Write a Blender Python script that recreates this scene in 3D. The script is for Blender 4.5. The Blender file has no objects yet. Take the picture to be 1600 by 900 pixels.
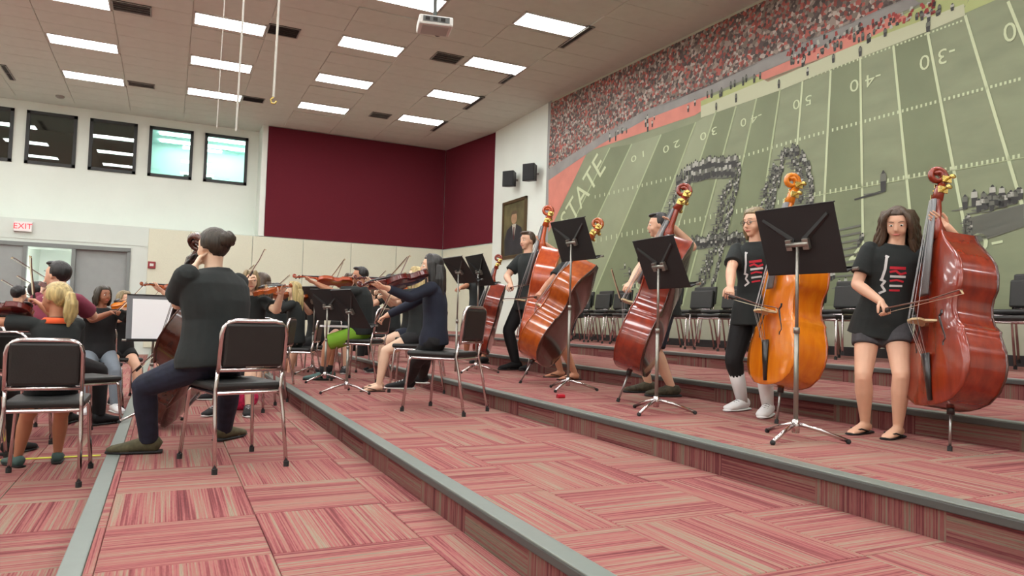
import bpy, bmesh, math, random
from mathutils import Vector, Matrix, noise
from mathutils.bvhtree import BVHTree
V = Vector
random.seed(7)
# ---------------------------------------------------------------- camera, world, exposure
FPX = 1119.0; CAMH = 0.86
_y = V((-540, -37, -FPX)).normalized()
_x = V((2327, -120, -FPX)); _x = (_x - _x.dot(_y) * _y).normalized()
_z = _x.cross(_y)
ROT = Matrix((_x, _y, _z))
EYE = V((0, 0, CAMH))
cam_d = bpy.data.cameras.new('camera'); cam = bpy.data.objects.new('camera', cam_d)
bpy.context.scene.collection.objects.link(cam)
cam_d.sensor_width = 36; cam_d.lens = 36 * FPX / 1600; cam_d.clip_start = 0.05; cam_d.clip_end = 200
cam.matrix_world = Matrix.Translation(EYE) @ ROT.to_4x4()
sc = bpy.context.scene; sc.camera = cam
sc.view_settings.view_transform = 'Standard'; sc.view_settings.look = 'None'
sc.view_settings.exposure = 0.32; sc.view_settings.gamma = 1.0
sc.view_settings.use_curve_mapping = False
w = bpy.data.worlds.new('world'); sc.world = w; w.use_nodes = True
w.node_tree.nodes['Background'].inputs[0].default_value = (0.8, 0.9, 1, 1)
w.node_tree.nodes['Background'].inputs[1].default_value = 0.02
LAMP = 17.0       # emission of the ceiling fixtures
C = sc.collection
PI = math.pi
# ---------------------------------------------------------------- measuring helpers (a sight line met with a real plane)
def ray(px, py): return ROT @ V((px - 800, 450 - py, -FPX))
def gz(px, py, z):
    d = ray(px, py); return EYE + d * ((z - CAMH) / d.z)
def gy(px, py, y):
    d = ray(px, py); return EYE + d * (y / d.y)
def gpl(px, py, p, n):
    d = ray(px, py); return EYE + d * ((p - EYE).dot(n) / d.dot(n))
def gdist(px, py, ref):          # point on the sight line at the same horizontal distance as ref
    d = ray(px, py); return EYE + d * (V((ref.x, ref.y)).length / V((d.x, d.y)).length)
def heading(deg): a = math.radians(deg); return V((math.sin(a), math.cos(a), 0))
# ---------------------------------------------------------------- materials
def lin(c): return tuple((x / 255 / 12.92) if x / 255 <= .04045 else ((x / 255 + .055) / 1.055) ** 2.4 for x in c)
MATS = {}
def mat(name, rgb, rough=.6, metal=0.0, var=.0, scale=8.0, bump=0.0, bscale=60.0, stretch=None, coat=0.0, spec=.5, emit=0.0, sheen=0.0):
    if name in MATS: return MATS[name]
    m = bpy.data.materials.new(name); m.use_nodes = True; nt = m.node_tree; N = nt.nodes; L = nt.links
    b = N['Principled BSDF']; col = lin(rgb)
    b.inputs['Base Color'].default_value = (*col, 1); b.inputs['Roughness'].default_value = rough
    b.inputs['Metallic'].default_value = metal; b.inputs['Coat Weight'].default_value = coat
    b.inputs['Coat Roughness'].default_value = .08
    b.inputs['Specular IOR Level'].default_value = spec
    if emit: b.inputs['Emission Color'].default_value = (*col, 1); b.inputs['Emission Strength'].default_value = emit
    tc = N.new('ShaderNodeTexCoord'); mp = N.new('ShaderNodeMapping'); L.new(tc.outputs['Object'], mp.inputs[0])
    if stretch: mp.inputs['Scale'].default_value = stretch
    if var:
        n = N.new('ShaderNodeTexNoise'); n.inputs['Scale'].default_value = scale; n.inputs['Detail'].default_value = 5
        L.new(mp.outputs[0], n.inputs[0])
        r = N.new('ShaderNodeValToRGB'); L.new(n.outputs[0], r.inputs[0])
        r.color_ramp.elements[0].position = .3; r.color_ramp.elements[1].position = .7
        r.color_ramp.elements[0].color = (*[c * (1 - var) for c in col], 1)
        r.color_ramp.elements[1].color = (*[min(1, c * (1 + var)) for c in col], 1)
        L.new(r.outputs[0], b.inputs['Base Color'])
    if bump:
        n2 = N.new('ShaderNodeTexNoise'); n2.inputs['Scale'].default_value = bscale; L.new(mp.outputs[0], n2.inputs[0])
        bp = N.new('ShaderNodeBump'); bp.inputs['Strength'].default_value = bump; bp.inputs['Distance'].default_value = .01
        L.new(n2.outputs[0], bp.inputs['Height']); L.new(bp.outputs[0], b.inputs['Normal'])
    MATS[name] = m; return m
def emitter(name, rgb, s):
    m = bpy.data.materials.new(name); m.use_nodes = True; nt = m.node_tree
    e = nt.nodes.new('ShaderNodeEmission'); e.inputs[0].default_value = (*rgb, 1); e.inputs[1].default_value = s
    nt.links.new(e.outputs[0], nt.nodes['Material Output'].inputs[0]); return m
TILE = 0.56
def carpet(name, horiz):
    m = bpy.data.materials.new(name); m.use_nodes = True; nt = m.node_tree; N = nt.nodes; L = nt.links
    b = N['Principled BSDF']; b.inputs['Roughness'].default_value = .95; b.inputs['Specular IOR Level'].default_value = .15
    g = N.new('ShaderNodeNewGeometry'); s = N.new('ShaderNodeSeparateXYZ'); L.new(g.outputs['Position'], s.inputs[0])
    def M(op, a, c=None):
        n = N.new('ShaderNodeMath'); n.operation = op
        for i, q in enumerate((a, c)):
            if q is None: continue
            if isinstance(q, (int, float)): n.inputs[i].default_value = q
            else: L.new(q, n.inputs[i])
        return n.outputs[0]
    A, B = (s.outputs['X'], s.outputs['Y']) if horiz else (s.outputs['Y'], s.outputs['Z'])
    offA, offB = (.385, 3.85) if horiz else (3.85, 5.6)
    ua = M('DIVIDE', M('SUBTRACT', A, offA), TILE); ub = M('DIVIDE', M('SUBTRACT', B, offB), TILE)
    if not horiz: ub = M('ADD', M('MULTIPLY', s.outputs['Z'], 0.0), 4.0)
    ca = M('FLOOR', ua); cb = M('FLOOR', ub)
    par = M('FLOORED_MODULO', M('ADD', ca, cb), 2.0)
    along_a = M('MULTIPLY', A, M('SUBTRACT', 1.0, par)); along_b = M('MULTIPLY', B, par)
    u = M('ADD', along_a, along_b)                      # across the stripes
    v = M('ADD', M('MULTIPLY', B, M('SUBTRACT', 1.0, par)), M('MULTIPLY', A, par))
    cell = M('ADD', M('MULTIPLY', ca, 7.31), M('MULTIPLY', cb, 3.77))
    def stripes(fu, fv, det):
        c = N.new('ShaderNodeCombineXYZ'); L.new(M('MULTIPLY', u, fu), c.inputs[0]); L.new(M('MULTIPLY', v, fv), c.inputs[1]); L.new(cell, c.inputs[2])
        t = N.new('ShaderNodeTexNoise'); t.inputs['Scale'].default_value = 1; t.inputs['Detail'].default_value = det; L.new(c.outputs[0], t.inputs[0]); return t.outputs[0]
    s1 = stripes(120, 1.0, 1); s2 = stripes(15, .5, 2); s3 = stripes(180, 25, 1)
    mix = M('ADD', M('ADD', M('MULTIPLY', s1, .50), M('MULTIPLY', s2, .42)), M('MULTIPLY', s3, .08))
    r = N.new('ShaderNodeValToRGB'); L.new(mix, r.inputs[0]); cr = r.color_ramp
    cols = [(.30, (100, 54, 56)), (.42, (130, 72, 74)), (.48, (156, 96, 94)), (.54, (152, 110, 100)), (.60, (150, 134, 116)), (.70, (120, 108, 96))]
    while len(cr.elements) < len(cols): cr.elements.new(.5)
    for e, (p, c) in zip(cr.elements, cols): e.position = p; e.color = (*lin(c), 1)
    cr.interpolation = 'LINEAR'
    L.new(r.outputs[0], b.inputs['Base Color'])
    bp = N.new('ShaderNodeBump'); bp.inputs['Strength'].default_value = .35; bp.inputs['Distance'].default_value = .004
    L.new(s3, bp.inputs['Height']); L.new(bp.outputs[0], b.inputs['Normal'])
    return m
def wood(name, dark, light, rough=.22):
    m = bpy.data.materials.new(name); m.use_nodes = True; nt = m.node_tree; N = nt.nodes; L = nt.links
    b = N['Principled BSDF']; b.inputs['Roughness'].default_value = rough; b.inputs['Coat Weight'].default_value = .7; b.inputs['Coat Roughness'].default_value = .07
    tc = N.new('ShaderNodeTexCoord'); mp = N.new('ShaderNodeMapping'); mp.inputs['Scale'].default_value = (26, 26, 1.6); L.new(tc.outputs['Object'], mp.inputs[0])
    n = N.new('ShaderNodeTexNoise'); n.inputs['Scale'].default_value = 1; n.inputs['Detail'].default_value = 6; L.new(mp.outputs[0], n.inputs[0])
    n2 = N.new('ShaderNodeTexNoise'); n2.inputs['Scale'].default_value = 2.2; L.new(tc.outputs['Object'], n2.inputs[0])
    a = N.new('ShaderNodeMath'); a.operation = 'ADD'; L.new(n.outputs[0], a.inputs[0]); L.new(n2.outputs[0], a.inputs[1])
    r = N.new('ShaderNodeValToRGB'); L.new(a.outputs[0], r.inputs[0]); r.color_ramp.elements[0].position = .75; r.color_ramp.elements[1].position = 1.2
    r.color_ramp.elements[0].position = .38 * 2 / 2; r.color_ramp.elements[1].position = 1.0
    r.color_ramp.elements[0].color = (*lin(dark), 1); r.color_ramp.elements[1].color = (*lin(light), 1)
    h = N.new('ShaderNodeMath'); h.operation = 'MULTIPLY'; h.inputs[1].default_value = .62; L.new(a.outputs[0], h.inputs[0]); L.new(h.outputs[0], r.inputs[0])
    L.new(r.outputs[0], b.inputs['Base Color']); return m
def crowd_mat():
    m = bpy.data.materials.new('crowd_print'); m.use_nodes = True; nt = m.node_tree; N = nt.nodes; L = nt.links
    b = N['Principled BSDF']; b.inputs['Roughness'].default_value = .55
    tc = N.new('ShaderNodeTexCoord'); v = N.new('ShaderNodeTexVoronoi'); v.inputs['Scale'].default_value = 22; L.new(tc.outputs['Object'], v.inputs[0])
    s = N.new('ShaderNodeSeparateColor'); L.new(v.outputs['Color'], s.inputs[0])
    r = N.new('ShaderNodeValToRGB'); L.new(s.outputs[0], r.inputs[0]); cr = r.color_ramp; cr.interpolation = 'CONSTANT'
    cols = [(0, (92, 80, 76)), (.2, (140, 72, 62)), (.34, (122, 112, 102)), (.5, (176, 92, 80)), (.62, (152, 140, 130)), (.78, (74, 66, 62)), (.88, (186, 176, 166))]
    while len(cr.elements) < len(cols): cr.elements.new(.5)
    for e, (p, c) in zip(cr.elements, cols): e.position = p; e.color = (*lin(c), 1)
    n = N.new('ShaderNodeTexNoise'); n.inputs['Scale'].default_value = 2.5; L.new(tc.outputs['Object'], n.inputs[0])
    mx = N.new('ShaderNodeMix'); mx.data_type = 'RGBA'; mx.blend_type = 'MULTIPLY'; mx.inputs[0].default_value = .7
    L.new(r.outputs[0], mx.inputs[6])
    r2 = N.new('ShaderNodeValToRGB'); L.new(n.outputs[0], r2.inputs[0]); r2.color_ramp.elements[0].position = .35; r2.color_ramp.elements[1].position = .65
    r2.color_ramp.elements[0].color = (.72, .68, .66, 1); r2.color_ramp.elements[1].color = (1, .93, .9, 1); L.new(r2.outputs[0], mx.inputs[7])
    L.new(mx.outputs[2], b.inputs['Base Color']); return m
def glass_mat():
    m = bpy.data.materials.new('window_glass'); m.use_nodes = True; nt = m.node_tree; N = nt.nodes; L = nt.links
    t = N.new('ShaderNodeBsdfTransparent'); t.inputs[0].default_value = (.80, .90, .88, 1)
    g = N.new('ShaderNodeBsdfGlossy'); g.inputs['Roughness'].default_value = .01; g.inputs[0].default_value = (.95, 1, .98, 1)
    mx = N.new('ShaderNodeMixShader'); f = N.new('ShaderNodeFresnel'); f.inputs[0].default_value = 1.55
    mu = N.new('ShaderNodeMath'); mu.operation = 'MULTIPLY'; mu.inputs[1].default_value = 2.0; L.new(f.outputs[0], mu.inputs[0])
    L.new(mu.outputs[0], mx.inputs[0]); L.new(t.outputs[0], mx.inputs[1]); L.new(g.outputs[0], mx.inputs[2]); L.new(mx.outputs[0], N['Material Output'].inputs[0]); return m
K = dict(
    wall=mat('white_wall_paint', (226, 233, 224), .7, var=.02, scale=1.5, bump=.05, bscale=80),
    lowwall=mat('grey_green_wall_paint', (205, 214, 206), .6, var=.02, scale=1.5, bump=.05, bscale=80),
    cream=mat('cream_fabric_panel', (212, 213, 192), .9, var=.04, scale=60, bump=.1, bscale=300),
    red=mat('maroon_fabric_panel', (100, 36, 46), .95, var=.05, scale=80, bump=.1, bscale=300, spec=.1),
    ceil=mat('acoustic_ceiling_tile', (206, 210, 200), .95, var=.03, scale=5, bump=.1, bscale=400, spec=.1),
    ceilgrid=mat('ceiling_runner', (205, 202, 192), .6), metalwhite=mat('white_enamel', (215, 217, 212), .4),
    vent=mat('grille_metal', (150, 148, 140), .5), ventdark=mat('grille_dark', (45, 44, 42), .8),
    frame=mat('dark_window_frame', (44, 46, 46), .5), doorp=mat('grey_door_paint', (146, 152, 150), .5, var=.03),
    doorf=mat('grey_door_frame', (120, 126, 124), .5), steel=mat('brushed_steel', (170, 170, 170), .3, metal=1),
    chrome=mat('chrome_tube', (205, 195, 195), .16, metal=1), polegrey=mat('satin_pole', (150, 148, 140), .35, metal=.8),
    black=mat('black_metal', (24, 24, 25), .45), desk=mat('black_desk_paint', (22, 21, 22), .6, var=.1),
    vinyl=mat('black_vinyl', (34, 34, 33), .5, var=.15, bump=.1, bscale=200), rubber=mat('rubber', (40, 40, 40), .8),
    nosing=mat('grey_vinyl_nosing', (118, 127, 121), .38, var=.03, scale=20), nosed=mat('nosing_face', (72, 74, 72), .5),
    base=mat('dark_baseboard', (44, 42, 44), .5), ebony=mat('ebony', (26, 24, 25), .35, coat=.3),
    fboard=mat('worn_ebony', (120, 122, 124), .38, var=.1, scale=6, stretch=(40, 40, 2), coat=.2), maple=mat('pale_maple', (200, 180, 140), .5, var=.1),
    brass=mat('brass', (205, 180, 105), .25, metal=.9), string=mat('string_steel', (150, 150, 150), .3, metal=.9),
    bowhair=mat('bow_hair', (215, 208, 180), .7), bowstick=mat('bow_stick', (92, 48, 30), .35, coat=.4), paper=mat('white_paper', (240, 240, 242), .8),
    yellow=mat('yellow_tape', (205, 205, 60), .6), gold=mat('gilt_frame', (88, 70, 44), .45, metal=.3, var=.2),
)
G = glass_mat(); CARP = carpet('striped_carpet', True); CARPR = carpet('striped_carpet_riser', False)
for e_ in [n for n in CARPR.node_tree.nodes if n.type == 'VALTORGB'][0].color_ramp.elements: e_.color = (*[c * .62 for c in e_.color[:3]], 1)   # riser fronts: same carpet, with their shade darkened into the colour
WOODS = dict(red=wood('red_brown_varnish', (92, 24, 12), (168, 56, 24)), orange=wood('orange_varnish', (196, 92, 8), (238, 150, 24)),
             amber=wood('amber_varnish', (128, 50, 16), (206, 104, 30)), dark=wood('dark_red_varnish', (72, 14, 14), (120, 26, 20)),
             brown=wood('dark_brown_varnish', (52, 20, 14), (92, 40, 22)), fire=wood('bright_orange_red_varnish', (150, 50, 24), (214, 96, 34)))
SKINS = dict(fair=mat('fair_skin', (224, 178, 150), .5, var=.04, scale=12), pale=mat('pale_skin', (232, 196, 168), .5, var=.04, scale=12),
             tan=mat('tan_skin', (190, 134, 104), .5, var=.04, scale=12), brown=mat('brown_skin', (150, 98, 72), .5, var=.04, scale=12))
def hairm(n, c): return mat(n, c, .42, var=.45, scale=1.0, bump=.6, bscale=1.0, stretch=(70, 70, 7))
HAIRS = dict(brown=hairm('brown_hair', (74, 58, 44)), black=hairm('black_hair', (26, 23, 24)), blond=hairm('blond_hair', (180, 160, 108)),
             darkblond=hairm('dark_blond_hair', (132, 116, 84)), darkbrown=hairm('dark_brown_hair', (52, 44, 34)), charcoal=hairm('charcoal_hair', (40, 39, 38)))
CL = dict(blacktee=mat('black_cotton', (34, 39, 39), .9, var=.15, scale=10, bump=.35, bscale=14), navy=mat('navy_knit', (30, 36, 52), .9, var=.15, bump=.35, bscale=14),
          maroon=mat('maroon_cotton', (124, 50, 70), .9, var=.12, bump=.3, bscale=14), jeans=mat('dark_denim', (28, 34, 52), .85, var=.25, scale=20, bump=.3, bscale=22),
          greysh=mat('charcoal_denim', (72, 72, 76), .9, var=.12, scale=40), navysh=mat('navy_shorts_cloth', (34, 40, 54), .9, var=.15), black=mat('black_cloth', (22, 23, 25), .85, var=.15, bump=.3, bscale=16),
          lime=mat('lime_cloth', (128, 180, 50), .8), teal=mat('teal_cloth', (0, 165, 165), .8), orange=mat('orange_cloth', (236, 96, 48), .8), white=mat('white_cloth', (225, 225, 225), .8), blue=mat('royal_blue_cloth', (40, 46, 110), .8),
          red=mat('red_print', (190, 30, 50), .7), wprint=mat('white_print', (205, 205, 205), .7), pink=mat('pink_cloth', (216, 50, 100), .8, var=.4, scale=30), olive=mat('olive_suede', (84, 80, 58), .9, var=.3, scale=25),
          camo=mat('camouflage_canvas', (66, 62, 48), .9, var=.55, scale=30), greygreen=mat('teal_grey_shoe', (76, 104, 100), .8), brownl=mat('brown_leather', (62, 44, 36), .7), denimlt=mat('faded_denim', (120, 130, 140), .9, var=.1))
LIP = mat('lips', (204, 120, 114), .5); EYE_W = mat('eye_white', (225, 222, 215), .3); IRIS = mat('iris', (40, 28, 22), .2)
# ---------------------------------------------------------------- mesh helpers
class MB:
    def __init__(s): s.v = []; s.f = []
    def add(s, vs, fs):
        o = len(s.v); s.v += [V(p) for p in vs]; s.f += [tuple(i + o for i in f) for f in fs]; return s
    def box(s, lo, hi, m=None):
        x0, y0, z0 = lo; x1, y1, z1 = hi
        vs = [V((x, y, z)) for z in (z0, z1) for y in (y0, y1) for x in (x0, x1)]
        if m is not None: vs = [m @ p for p in vs]
        return s.add(vs, [(0, 2, 3, 1), (4, 5, 7, 6), (0, 1, 5, 4), (2, 6, 7, 3), (0, 4, 6, 2), (1, 3, 7, 5)])
    def loft(s, pts, rad, right=None, n=12, caps=True, power=1.0):
        pts = [V(p) for p in pts]; rings = []; k = len(pts); prev = None
        for i, p in enumerate(pts):
            t = (pts[min(i + 1, k - 1)] - pts[max(i - 1, 0)]).normalized()
            r0 = right if right is not None else (prev if prev is not None else (V((1, 0, 0)) if abs(t.x) < .8 else V((0, 1, 0))))
            a = (r0 - r0.dot(t) * t)
            if a.length < 1e-5: a = t.orthogonal()
            a.normalize(); prev = a; b = t.cross(a)
            q = rad[i]; ra, rb = q if isinstance(q, (tuple, list)) else (q, q)
            ring = []
            for j in range(n):
                th = 2 * PI * j / n; c, d = math.cos(th), math.sin(th)
                if power != 1: c = math.copysign(abs(c) ** power, c); d = math.copysign(abs(d) ** power, d)
                ring.append(p + a * ra * c + b * rb * d)
            rings.append(ring)
        vs = [p for r in rings for p in r]; fs = []
        for i in range(k - 1):
            for j in range(n): fs.append((i * n + j, i * n + (j + 1) % n, (i + 1) * n + (j + 1) % n, (i + 1) * n + j))
        if caps:
            vs += [pts[0], pts[-1]]; c0 = k * n; c1 = c0 + 1
            for j in range(n): fs.append((c0, (j + 1) % n, j)); fs.append((c1, (k - 1) * n + j, (k - 1) * n + (j + 1) % n))
        return s.add(vs, fs)
    def limb(s, pts, rad, right=None, n=12):      # loft with rounded ends
        def r2(q): return q if isinstance(q, (tuple, list)) else (q, q)
        pts = [V(p) for p in pts]; rad = [r2(q) for q in rad]
        d0 = (pts[0] - pts[1]).normalized(); d1 = (pts[-1] - pts[-2]).normalized(); m0 = min(rad[0]); m1 = min(rad[-1])
        P = [pts[0] + d0 * m0 * .95, pts[0] + d0 * m0 * .7] + pts + [pts[-1] + d1 * m1 * .7, pts[-1] + d1 * m1 * .95]
        R = [tuple(q * .3 for q in rad[0]), tuple(q * .72 for q in rad[0])] + rad + [tuple(q * .72 for q in rad[-1]), tuple(q * .3 for q in rad[-1])]
        return s.loft(P, R, right, n)
    def tube(s, pts, r, n=8): return s.loft(pts, [r] * len(pts), None, n)
    def ball(s, c, r, nu=14, nv=10, m=None, fn=None):
        c = V(c); r = r if isinstance(r, (tuple, list, V)) else (r, r, r); vs = []; fs = []
        for i in range(1, nv):
            ph = PI * i / nv
            for j in range(nu):
                th = 2 * PI * j / nu; d = V((math.sin(ph) * math.cos(th), math.sin(ph) * math.sin(th), math.cos(ph)))
                k = fn(d) if fn else 1; p = V((d.x * r[0], d.y * r[1], d.z * r[2])) * k
                vs.append(c + (m @ p if m is not None else p))
        top = V((0, 0, r[2])); 
        kt = fn(V((0, 0, 1))) if fn else 1; kb = fn(V((0, 0, -1))) if fn else 1
        vs += [c + (m @ (top * kt) if m is not None else top * kt), c - (m @ (top * kb) if m is not None else top * kb)]
        t, b = len(vs) - 2, len(vs) - 1
        for i in range(nv - 2):
            for j in range(nu): fs.append((i * nu + j, (i + 1) * nu + j, (i + 1) * nu + (j + 1) % nu, i * nu + (j + 1) % nu))
        for j in range(nu): fs.append((t, j, (j + 1) % nu)); fs.append((b, (nv - 2) * nu + (j + 1) % nu, (nv - 2) * nu + j))
        return s.add(vs, fs)
    def prism(s, pts, d):          # outline (list of points) pushed along d
        n = len(pts); pts = [V(p) for p in pts]; d = V(d)
        return s.add(pts + [p + d for p in pts], [tuple(range(n - 1, -1, -1)), tuple(range(n, 2 * n))] + [(i, (i + 1) % n, n + (i + 1) % n, n + i) for i in range(n)])
    def join(s, o): return s.add(o.v, o.f)
    def mesh(s, name, m=None, smooth=False):
        me = bpy.data.meshes.new(name); me.from_pydata([tuple(p) for p in s.v], [], s.f); me.update()
        bm = bmesh.new(); bm.from_mesh(me); bmesh.ops.recalc_face_normals(bm, faces=bm.faces); bm.to_mesh(me); bm.free()
        if smooth: me.shade_smooth()
        if m: me.materials.append(m)
        return me
    def build(s, name, m, parent=None, smooth=False, bevel=0.0):
        me = s.mesh(name, m, smooth); o = bpy.data.objects.new(name, me); C.objects.link(o)
        if parent is not None: o.parent = parent
        if bevel:
            b = o.modifiers.new('bevel', 'BEVEL'); b.width = bevel; b.segments = 2; b.limit_method = 'ANGLE'
        return o
def remesh(mb, name, m, parent, voxel, smooth=2, extra=None, keep=True):
    me = mb.mesh(name, m); o = bpy.data.objects.new(name, me); C.objects.link(o)
    r = o.modifiers.new('r', 'REMESH'); r.mode = 'VOXEL'; r.voxel_size = voxel; r.use_smooth_shade = True
    if smooth: sm = o.modifiers.new('s', 'SMOOTH'); sm.iterations = smooth; sm.factor = .5
    dg = bpy.context.evaluated_depsgraph_get(); e = o.evaluated_get(dg); me2 = bpy.data.meshes.new_from_object(e, depsgraph=dg)
    bpy.data.objects.remove(o); bpy.data.meshes.remove(me)
    if extra is not None and extra.v:
        bm = bmesh.new(); bm.from_mesh(me2); t = extra.mesh('t'); bm.from_mesh(t); bm.to_mesh(me2); bm.free(); bpy.data.meshes.remove(t)
    me2.name = name; me2.shade_smooth()
    if not me2.materials: me2.materials.append(m)
    else: me2.materials[0] = m
    o = bpy.data.objects.new(name, me2); C.objects.link(o)
    if parent is not None: o.parent = parent
    return o
def tag(o, label=None, cat=None, group=None, kind=None):
    if label: o['label'] = label
    if cat: o['category'] = cat
    if group: o['group'] = group
    if kind: o['kind'] = kind
    return o
def empty(name, loc, rz=0, label=None, cat=None, group=None):
    o = bpy.data.objects.new(name, None); C.objects.link(o); o.location = loc; o.rotation_euler = (0, 0, rz); o.empty_display_size = .1
    return tag(o, label, cat, group)
def struct(mb, name, m, parent=None, **k):
    o = mb.build(name, m, parent, **k)
    if parent is None: o['kind'] = 'structure'
    return o
def kids(o): return [c for c in bpy.data.objects if c.parent == o]
def copy_tree(o, loc, rz=None, parent=None):
    c = o.copy(); C.objects.link(c)
    if parent is not None: c.parent = parent
    else:
        c.location = loc
        if rz is not None: c.rotation_euler = (0, 0, rz)
    for ch in list(o.children): copy_tree(ch, None, None, c)
    return c
# ================================================================= THE ROOM
LEV = [0, .14, .28, .42, .56]; LOW = -.14; CEIL = 5.55
EDGE = [-.27, 1.135, 2.48, 3.92, 5.35]; NEAR = -2.0; FAR = 18.6; YW = 19.4
def wallx(y): return 7.162 + (13.214 - y) * .0532
ya = 16.1; xa = 7.17; xb = 6.78
# floors: slabs, each covered by carpet tiles near by
def slab(x0, x1, y0, y1, z, name='floor', low=-.3):
    return struct(MB().box((x0, y0, low), (x1, y1, z - .012)), name, CARP)
levels = [(-9.0, EDGE[0], LOW), (EDGE[0], EDGE[1], 0), (EDGE[1], EDGE[2], LEV[1]), (EDGE[2], EDGE[3], LEV[2]), (EDGE[3], EDGE[4], LEV[3]), (EDGE[4], 8.2, LEV[4])]
tile_cache = {}
def tile_mesh(w_, d_):
    k = (round(w_, 3), round(d_, 3))
    if k not in tile_cache:
        mb = MB(); e = .0015; t = .012
        mb.add([(e, e, 0), (w_ - e, e, 0), (w_ - e, d_ - e, 0), (e, d_ - e, 0), (e, e, t - .002), (w_ - e, e, t - .002), (w_ - e, d_ - e, t - .002), (e, d_ - e, t - .002),
                (e + .003, e + .003, t), (w_ - e - .003, e + .003, t), (w_ - e - .003, d_ - e - .003, t), (e + .003, d_ - e - .003, t)],
               [(0, 3, 2, 1), (0, 1, 5, 4), (1, 2, 6, 5), (2, 3, 7, 6), (3, 0, 4, 7), (4, 5, 9, 8), (5, 6, 10, 9), (6, 7, 11, 10), (7, 4, 8, 11), (8, 9, 10, 11)])
        tile_cache[k] = mb.mesh('carpet_tile', CARP)
    return tile_cache[k]
for li, (x0, x1, z) in enumerate(levels):
    s_ = slab(x0, x1, NEAR - 3, YW if z <= 0 else FAR, z)
    if li > 0: x0n = x0 + .062
    else: x0n = -4.2
    if li == 0: x1n = x1 - .0
    else: x1n = x1 - .005
    ylo = .9 if li < 3 else 1.4; yhi = [11, 10.0, 10.0, 10.5, 9.5, 9.0][li]
    cx0 = math.floor((x0n - .385) / TILE); cx1 = math.ceil((x1n - .385) / TILE)
    j0 = math.floor((ylo - 3.85) / TILE); j1 = math.ceil((yhi - 3.85) / TILE)
    for i in range(cx0, cx1):
        a = max(x0n, .385 + i * TILE); b = min(x1n, .385 + (i + 1) * TILE)
        if b - a < .02: continue
        for j in range(j0, j1):
            y = 3.85 + j * TILE
            if li == 0 and ray(0, 600).x / ray(0, 600).y * (y + TILE) > b + .2: continue
            o = bpy.data.objects.new('carpet_tile', tile_mesh(b - a, TILE)); C.objects.link(o); o.parent = s_; o.location = (a, y, z - .012)
    # the carpet beyond the separate tiles
    far0 = 3.85 + j1 * TILE
    mb = MB().box((x0n, far0, z - .012), (x1n, (YW if z <= 0 else FAR), z))
    mb.build('carpet', CARP, s_)
    if li == 1:   # grey strip along the low edge
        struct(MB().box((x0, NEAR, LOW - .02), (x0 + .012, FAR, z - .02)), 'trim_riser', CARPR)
        struct(MB().box((x0 - .012, NEAR, z - .04), (x0 + .062, FAR, z + .003)), 'trim_nosing', K['nosing'], bevel=.004)
    if li > 1:
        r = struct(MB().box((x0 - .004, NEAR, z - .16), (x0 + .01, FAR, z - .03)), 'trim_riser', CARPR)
        n = struct(MB().box((x0 - .018, NEAR, z - .004), (x0 + .062, FAR, z + .004)), 'trim_nosing', K['nosing'], bevel=.003)
        MB().box((x0 - .02, NEAR, z - .034), (x0 - .002, FAR, z - .003)).build('nosing_lip', K['nosed'], n, bevel=.004)
# yellow floor tape
p0 = gz(0, 713, LOW); p1 = gz(152, 712, LOW)
tag(MB().box((-4.0, p1.y - .022, LOW + .001), (p1.x + .02, p1.y + .022, LOW + .0035)).build('floor_tape', K['yellow']), 'yellow tape stripe stuck across the lowest carpeted floor', 'tape')
# walls
struct(MB().box((-9.2, FAR, -.3), (xb + .05, FAR + .2, 2.80)), 'wall_back', K['lowwall']) if False else None
# lower back wall with door opening
dx0, dx1, dxm0, dxm1 = -4.0, -.82, -2.82, -1.93
dh = 2.22
mb = MB().box((-9.2, FAR, -.3), (-4.05, YW + .3, 2.80)).box((-4.05, FAR, dh), (-.82, YW + .3, 2.80)).box((-.82, FAR, -.3), (xb + .3, YW + .3, 2.80))
wb = struct(mb, 'wall_back', K['lowwall'])
mb = MB()
struct(MB().box((-9.2, FAR - .012, 2.36), (-.46, FAR, 2.39)), 'trim_wall_line', K['lowwall'])
# upper back wall with the five window openings
wins = [((-70, 155), (22, 168), (19, 252), (-72, 246)), ((42, 172), (122, 182), (117, 263), (38, 255)), ((141, 185), (216, 194), (211, 273), (137, 265)), ((234, 197), (303, 206), (299, 281), (230, 275)), ((321, 207), (389, 216), (384, 290), (317, 283))]
ax = []
for q in wins:
    P = [gy(x, y, YW) for x, y in q]
    ax.append(((P[0].x + P[3].x) / 2, (P[1].x + P[2].x) / 2))
zt = sum(gy(*q[0], YW).z + gy(*q[1], YW).z for q in wins[1:]) / 8; zb = sum(gy(*q[2], YW).z + gy(*q[3], YW).z for q in wins[1:]) / 8
xs = -9.2; mb = MB().box((-9.2, YW, zt), (2.0, YW + .3, CEIL + .1)).box((-9.2, YW, 2.7), (2.0, YW + .3, zb))
for a, b in ax: mb.box((xs, YW, zb), (a, YW + .3, zt)); xs = b
mb.box((xs, YW, zb), (2.0, YW + .3, zt)); struct(mb, 'wall_back_upper', K['wall'])
for i, (a, b) in enumerate(ax):
    f = struct(MB().box((a, YW - .03, zt - .07), (b, YW + .06, zt)).box((a, YW - .03, zb), (b, YW + .06, zb + .07)).box((a, YW - .03, zb), (a + .07, YW + .06, zt)).box((b - .07, YW - .03, zb), (b, YW + .06, zt)), 'window_%d' % (i + 1), K['frame'])
    MB().box((a + .05, YW + .01, zb + .05), (b - .05, YW + .02, zt - .05)).build('pane', G, f)
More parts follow.
